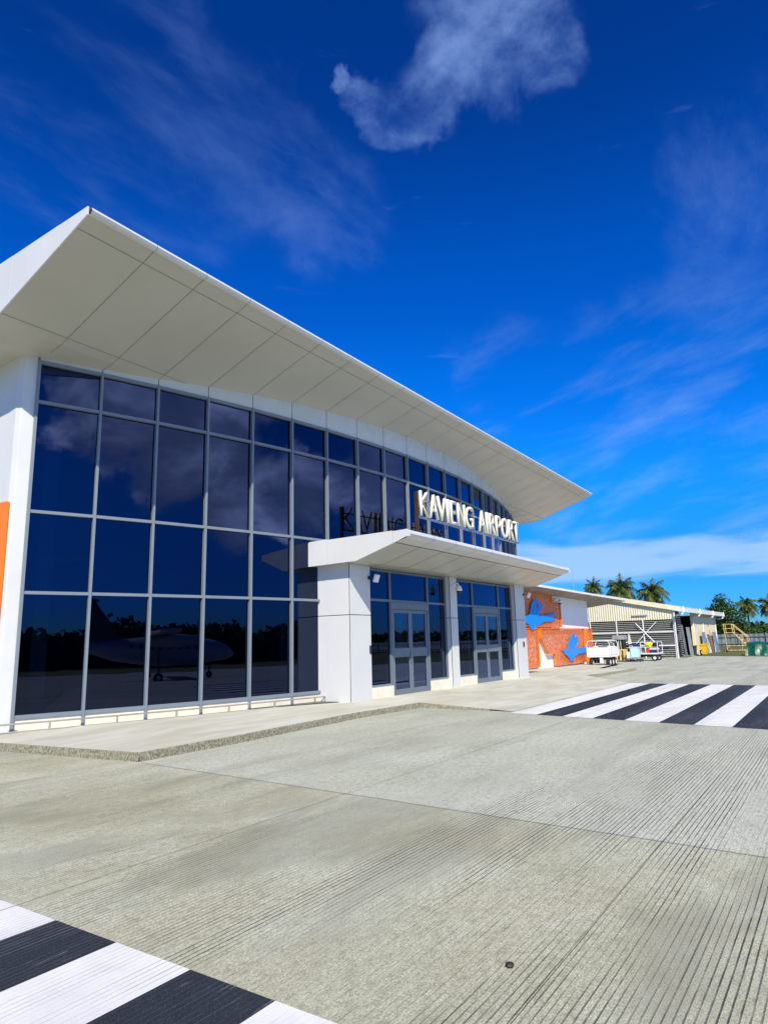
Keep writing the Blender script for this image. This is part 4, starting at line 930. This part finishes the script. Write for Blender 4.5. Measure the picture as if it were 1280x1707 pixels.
def tree(x, y, h, lobes, seed, label, m, name='broadleaf_tree', n=5200, leaf=.16, cat='tree', grp=None):
    rnd = random.Random(seed); t = thing(name, label, cat, (x, y, 0), grp)
    tk = MB(); tk.tube([(x, y, 0), (x + .1, y, h * .3), (x, y + .1, h * .6), (x, y, h * .85)], [.22, .16, .09, .03], 8)
    for (lx, ly, lz, r_) in lobes: tk.tube([(x, y, min(lz, h * .5) * .7), ((x + lx) / 2, (y + ly) / 2, lz * .8), (lx, ly, lz)], [.08, .05, .015], 5)
    tk.build('trunk', M['bark'], t, smooth=True)
    cr = MB(); tot = sum(l[3] ** 2 for l in lobes)
    for (lx, ly, lz, r_) in lobes:
        for k in range(int(n * r_ ** 2 / tot)):
            d = Vector((rnd.gauss(0, 1), rnd.gauss(0, 1), rnd.gauss(0, 1))).normalized(); rr_ = r_ * (rnd.random() ** .4)
            nz_ = noise.noise(Vector((lx, ly, lz)) * .7 + d * 2.2); rr_ *= 1 + .55 * nz_
            if noise.noise((Vector((lx, ly, lz)) + d * rr_) * 1.9) < -.22: continue
            c_ = Vector((lx, ly, lz)) + d * rr_; c_.z = max(c_.z, .05)
            a = Vector((rnd.gauss(0, 1), rnd.gauss(0, 1), rnd.gauss(0, .7))).normalized() * leaf * rnd.uniform(.6, 1.3); b_ = a.cross(Vector((rnd.gauss(0, 1), rnd.gauss(0, 1), rnd.gauss(0, 1)))).normalized() * leaf * rnd.uniform(.35, .7)
            cr.quad(tuple(c_ - a), tuple(c_ + b_), tuple(c_ + a), tuple(c_ - b_))
    cr.build('crown', m, t); return t
tree(100, 13.0, 6.4, [(100, 13.1, 5.9, .95), (100, 13.6, 4.9, 1.15), (100, 12.3, 4.9, 1.05), (99.6, 12.9, 4.0, 1.4), (100, 14.6, 4.0, 1.2), (100, 11.5, 3.6, 1.2), (99.5, 13.8, 2.7, 1.4), (99.5, 12.0, 2.3, 1.3), (99.7, 10.7, 2.4, 1.0), (99.7, 15.5, 2.7, 1.3), (99.7, 13, 1.2, 1.4)], 11,
     'tall dark bushy tree standing behind the end of the shed', M['leaf'], n=9000, leaf=.15)
hedge_spots = [(98, 9.4, 2.5, 'rounded green shrub behind the fence right of the bushy tree'), (99, 8.0, 2.7, 'green shrub behind the fence below the distant bare-trunked palm'), (98, 6.6, 2.6, 'light green shrub behind the fence at the right edge'), (99, 5.0, 2.8, 'tall shrub behind the fence just beyond the right edge'), (97.5, 3.0, 2.4, 'shrub behind the fence far beyond the right edge'),
               (98, 17.2, 2.6, 'shrub hidden behind the shed roof end')]
for k, (x, y, h, lb) in enumerate(hedge_spots):
    tree(x, y, h, [(x, y, h * .72, .75), (x, y + .6, h * .5, .7), (x, y - .6, h * .5, .7), (x - .3, y, h * .3, .85)], 30 + k, lb, M['leaf_b'] if k % 2 else M['leaf'], name='shrub', n=1500, leaf=.14, cat='shrub', grp='shrubs behind the perimeter fence')
# far wood around the field (one mass; also what the glass reflects)
rnd = random.Random(5)
fw = MB()
def wood(x0, y0, x1, y1, z0, hmin, hmax, n):
    for k in range(n):
        t = rnd.random(); x = x0 + (x1 - x0) * t; y = y0 + (y1 - y0) * t; hh = hmin + (hmax - hmin) * (.5 + .5 * noise.noise(Vector((x * .07, y * .07, 3)))) * rnd.uniform(.85, 1.1)
        dd = rnd.uniform(-3, 3); c_ = Vector((x + (dd if abs(y1 - y0) > abs(x1 - x0) else 0), y + (dd if abs(x1 - x0) >= abs(y1 - y0) else 0), z0 + hh * rnd.random() ** .6))
        for q_ in range(3):
            a = Vector((rnd.gauss(0, 1), rnd.gauss(0, 1), rnd.gauss(0, 1))).normalized() * rnd.uniform(.35, .8); b_ = a.cross(Vector((rnd.gauss(0, 1), rnd.gauss(0, 1), rnd.gauss(0, 1)))).normalized() * rnd.uniform(.3, .6)
            p_ = c_ + Vector((rnd.gauss(0, .5), rnd.gauss(0, .5), rnd.gauss(0, .4))); fw.quad(tuple(p_ - a), tuple(p_ + b_), tuple(p_ + a), tuple(p_ - b_))
wood(-90, -88, 150, -88, -1.3, 3.5, 8.2, 9000); wood(150, -88, 150, 60, 0, 2.2, 3.6, 5200)
bk_ = MB(); bk_.quad((-90, -92, -1.3), (150, -92, -1.3), (150, -92, 3.0), (-90, -92, 3.0)); bk_.quad((154, -92, -1), (154, 60, -1), (154, 60, 2.6), (154, -92, 2.6))
fw.v += []; base_n = len(fw.v)
for f, mi in zip(bk_.f, bk_.mi): fw.f.append(tuple(i + base_n for i in f)); fw.mi.append(mi)
fw.v += bk_.v
stuff(fw.build('far_wood', M['forest']), 'dark line of distant trees closing the far side of the airfield', 'wood')

# ------------------------------------------------------------------ the aircraft mirrored in the glass
AY, AZ = -38.5, -1.27
AP = thing('turboprop_aircraft', 'parked turboprop aircraft with a T tail, mirrored in the glass wall', 'aircraft', (15, AY, AZ))
fz = AZ + 2.62
fr = [(4.2, .10, .75), (6, .45, .45), (8.5, .95, .12), (11, 1.25, 0), (15, 1.32, 0), (20, 1.32, 0), (23, 1.25, -.03), (24.8, 1.0, -.16), (26, .62, -.36), (26.6, .2, -.5)]
MB().tube([(x, AY, fz + dz_) for x, r_, dz_ in fr], [r_ for x, r_, dz_ in fr], 24).build('fuselage', M['aircraft'], AP, smooth=True)
MB().prism([(4.6, AY - .1, fz + .9), (9.2, AY - .1, fz + .95), (6.9, AY - .1, fz + 4.4), (4.9, AY - .1, fz + 4.4)], (0, .2, 0)).build('tail_fin', M['aircraft_dark'], AP)
MB().prism([(4.7, AY - 3.6, fz + 4.42), (6.3, AY - 3.6, fz + 4.42), (7.2, AY, fz + 4.42), (6.3, AY + 3.6, fz + 4.42), (4.7, AY + 3.6, fz + 4.42), (4.7, AY, fz + 4.42)], (0, 0, .14)).build('tailplane', M['aircraft_dark'], AP)
MB().prism([(14.6, AY - 12.5, fz + 1.5), (16.2, AY - 12.5, fz + 1.5), (17.3, AY, fz + 1.34), (16.2, AY + 12.5, fz + 1.5), (14.6, AY + 12.5, fz + 1.5), (14.4, AY, fz + 1.34)], (0, 0, .2)).build('wing', M['aircraft'], AP)
for s_ in (-1, 1):
    y = AY + s_ * 3.9
    ng = MB().tube([(12.6, y, fz + 1.0), (14, y, fz + .95), (17.5, y, fz + .9), (18.9, y, fz + .9), (19.3, y, fz + .9)], [.15, .5, .55, .42, .12], 14).build('engine_nacelle', M['aircraft'], AP, smooth=True)
    pb = MB()
    for k in range(4): a = k * PI / 2 + .4; pb.obox((19.15, y, fz + .9), (1, 0, 0), (0, math.cos(a), math.sin(a)), (0, -math.sin(a), math.cos(a)), -.02, .02, .15, 1.9, -.12, .12)
    pb.build('propeller', M['black'], ng)
    MB().tube([(15.8, y, fz + .5), (15.8, y, AZ + .4)], .1, 8).build('main_gear', M['aircraft_dark'], AP)
    for dx_ in (-.0,): wheel(AP, (15.8, y, AZ + .40), .40, .5)
MB().tube([(24.3, AY, fz - .9), (24.3, AY, AZ + .3)], .08, 8).build('nose_gear', M['aircraft_dark'], AP); wheel(AP, (24.3, AY, AZ + .28), .28, .3)
wn = MB()
for k in range(16): wn.box(9.8 + k * .8, 10.1 + k * .8, AY + 1.25, AY + 1.325, fz + .2, fz + .55)
wn.build('cabin_windows', M['black'], AP)

for o in bpy.data.objects:
    if '_o' in o: del o['_o']
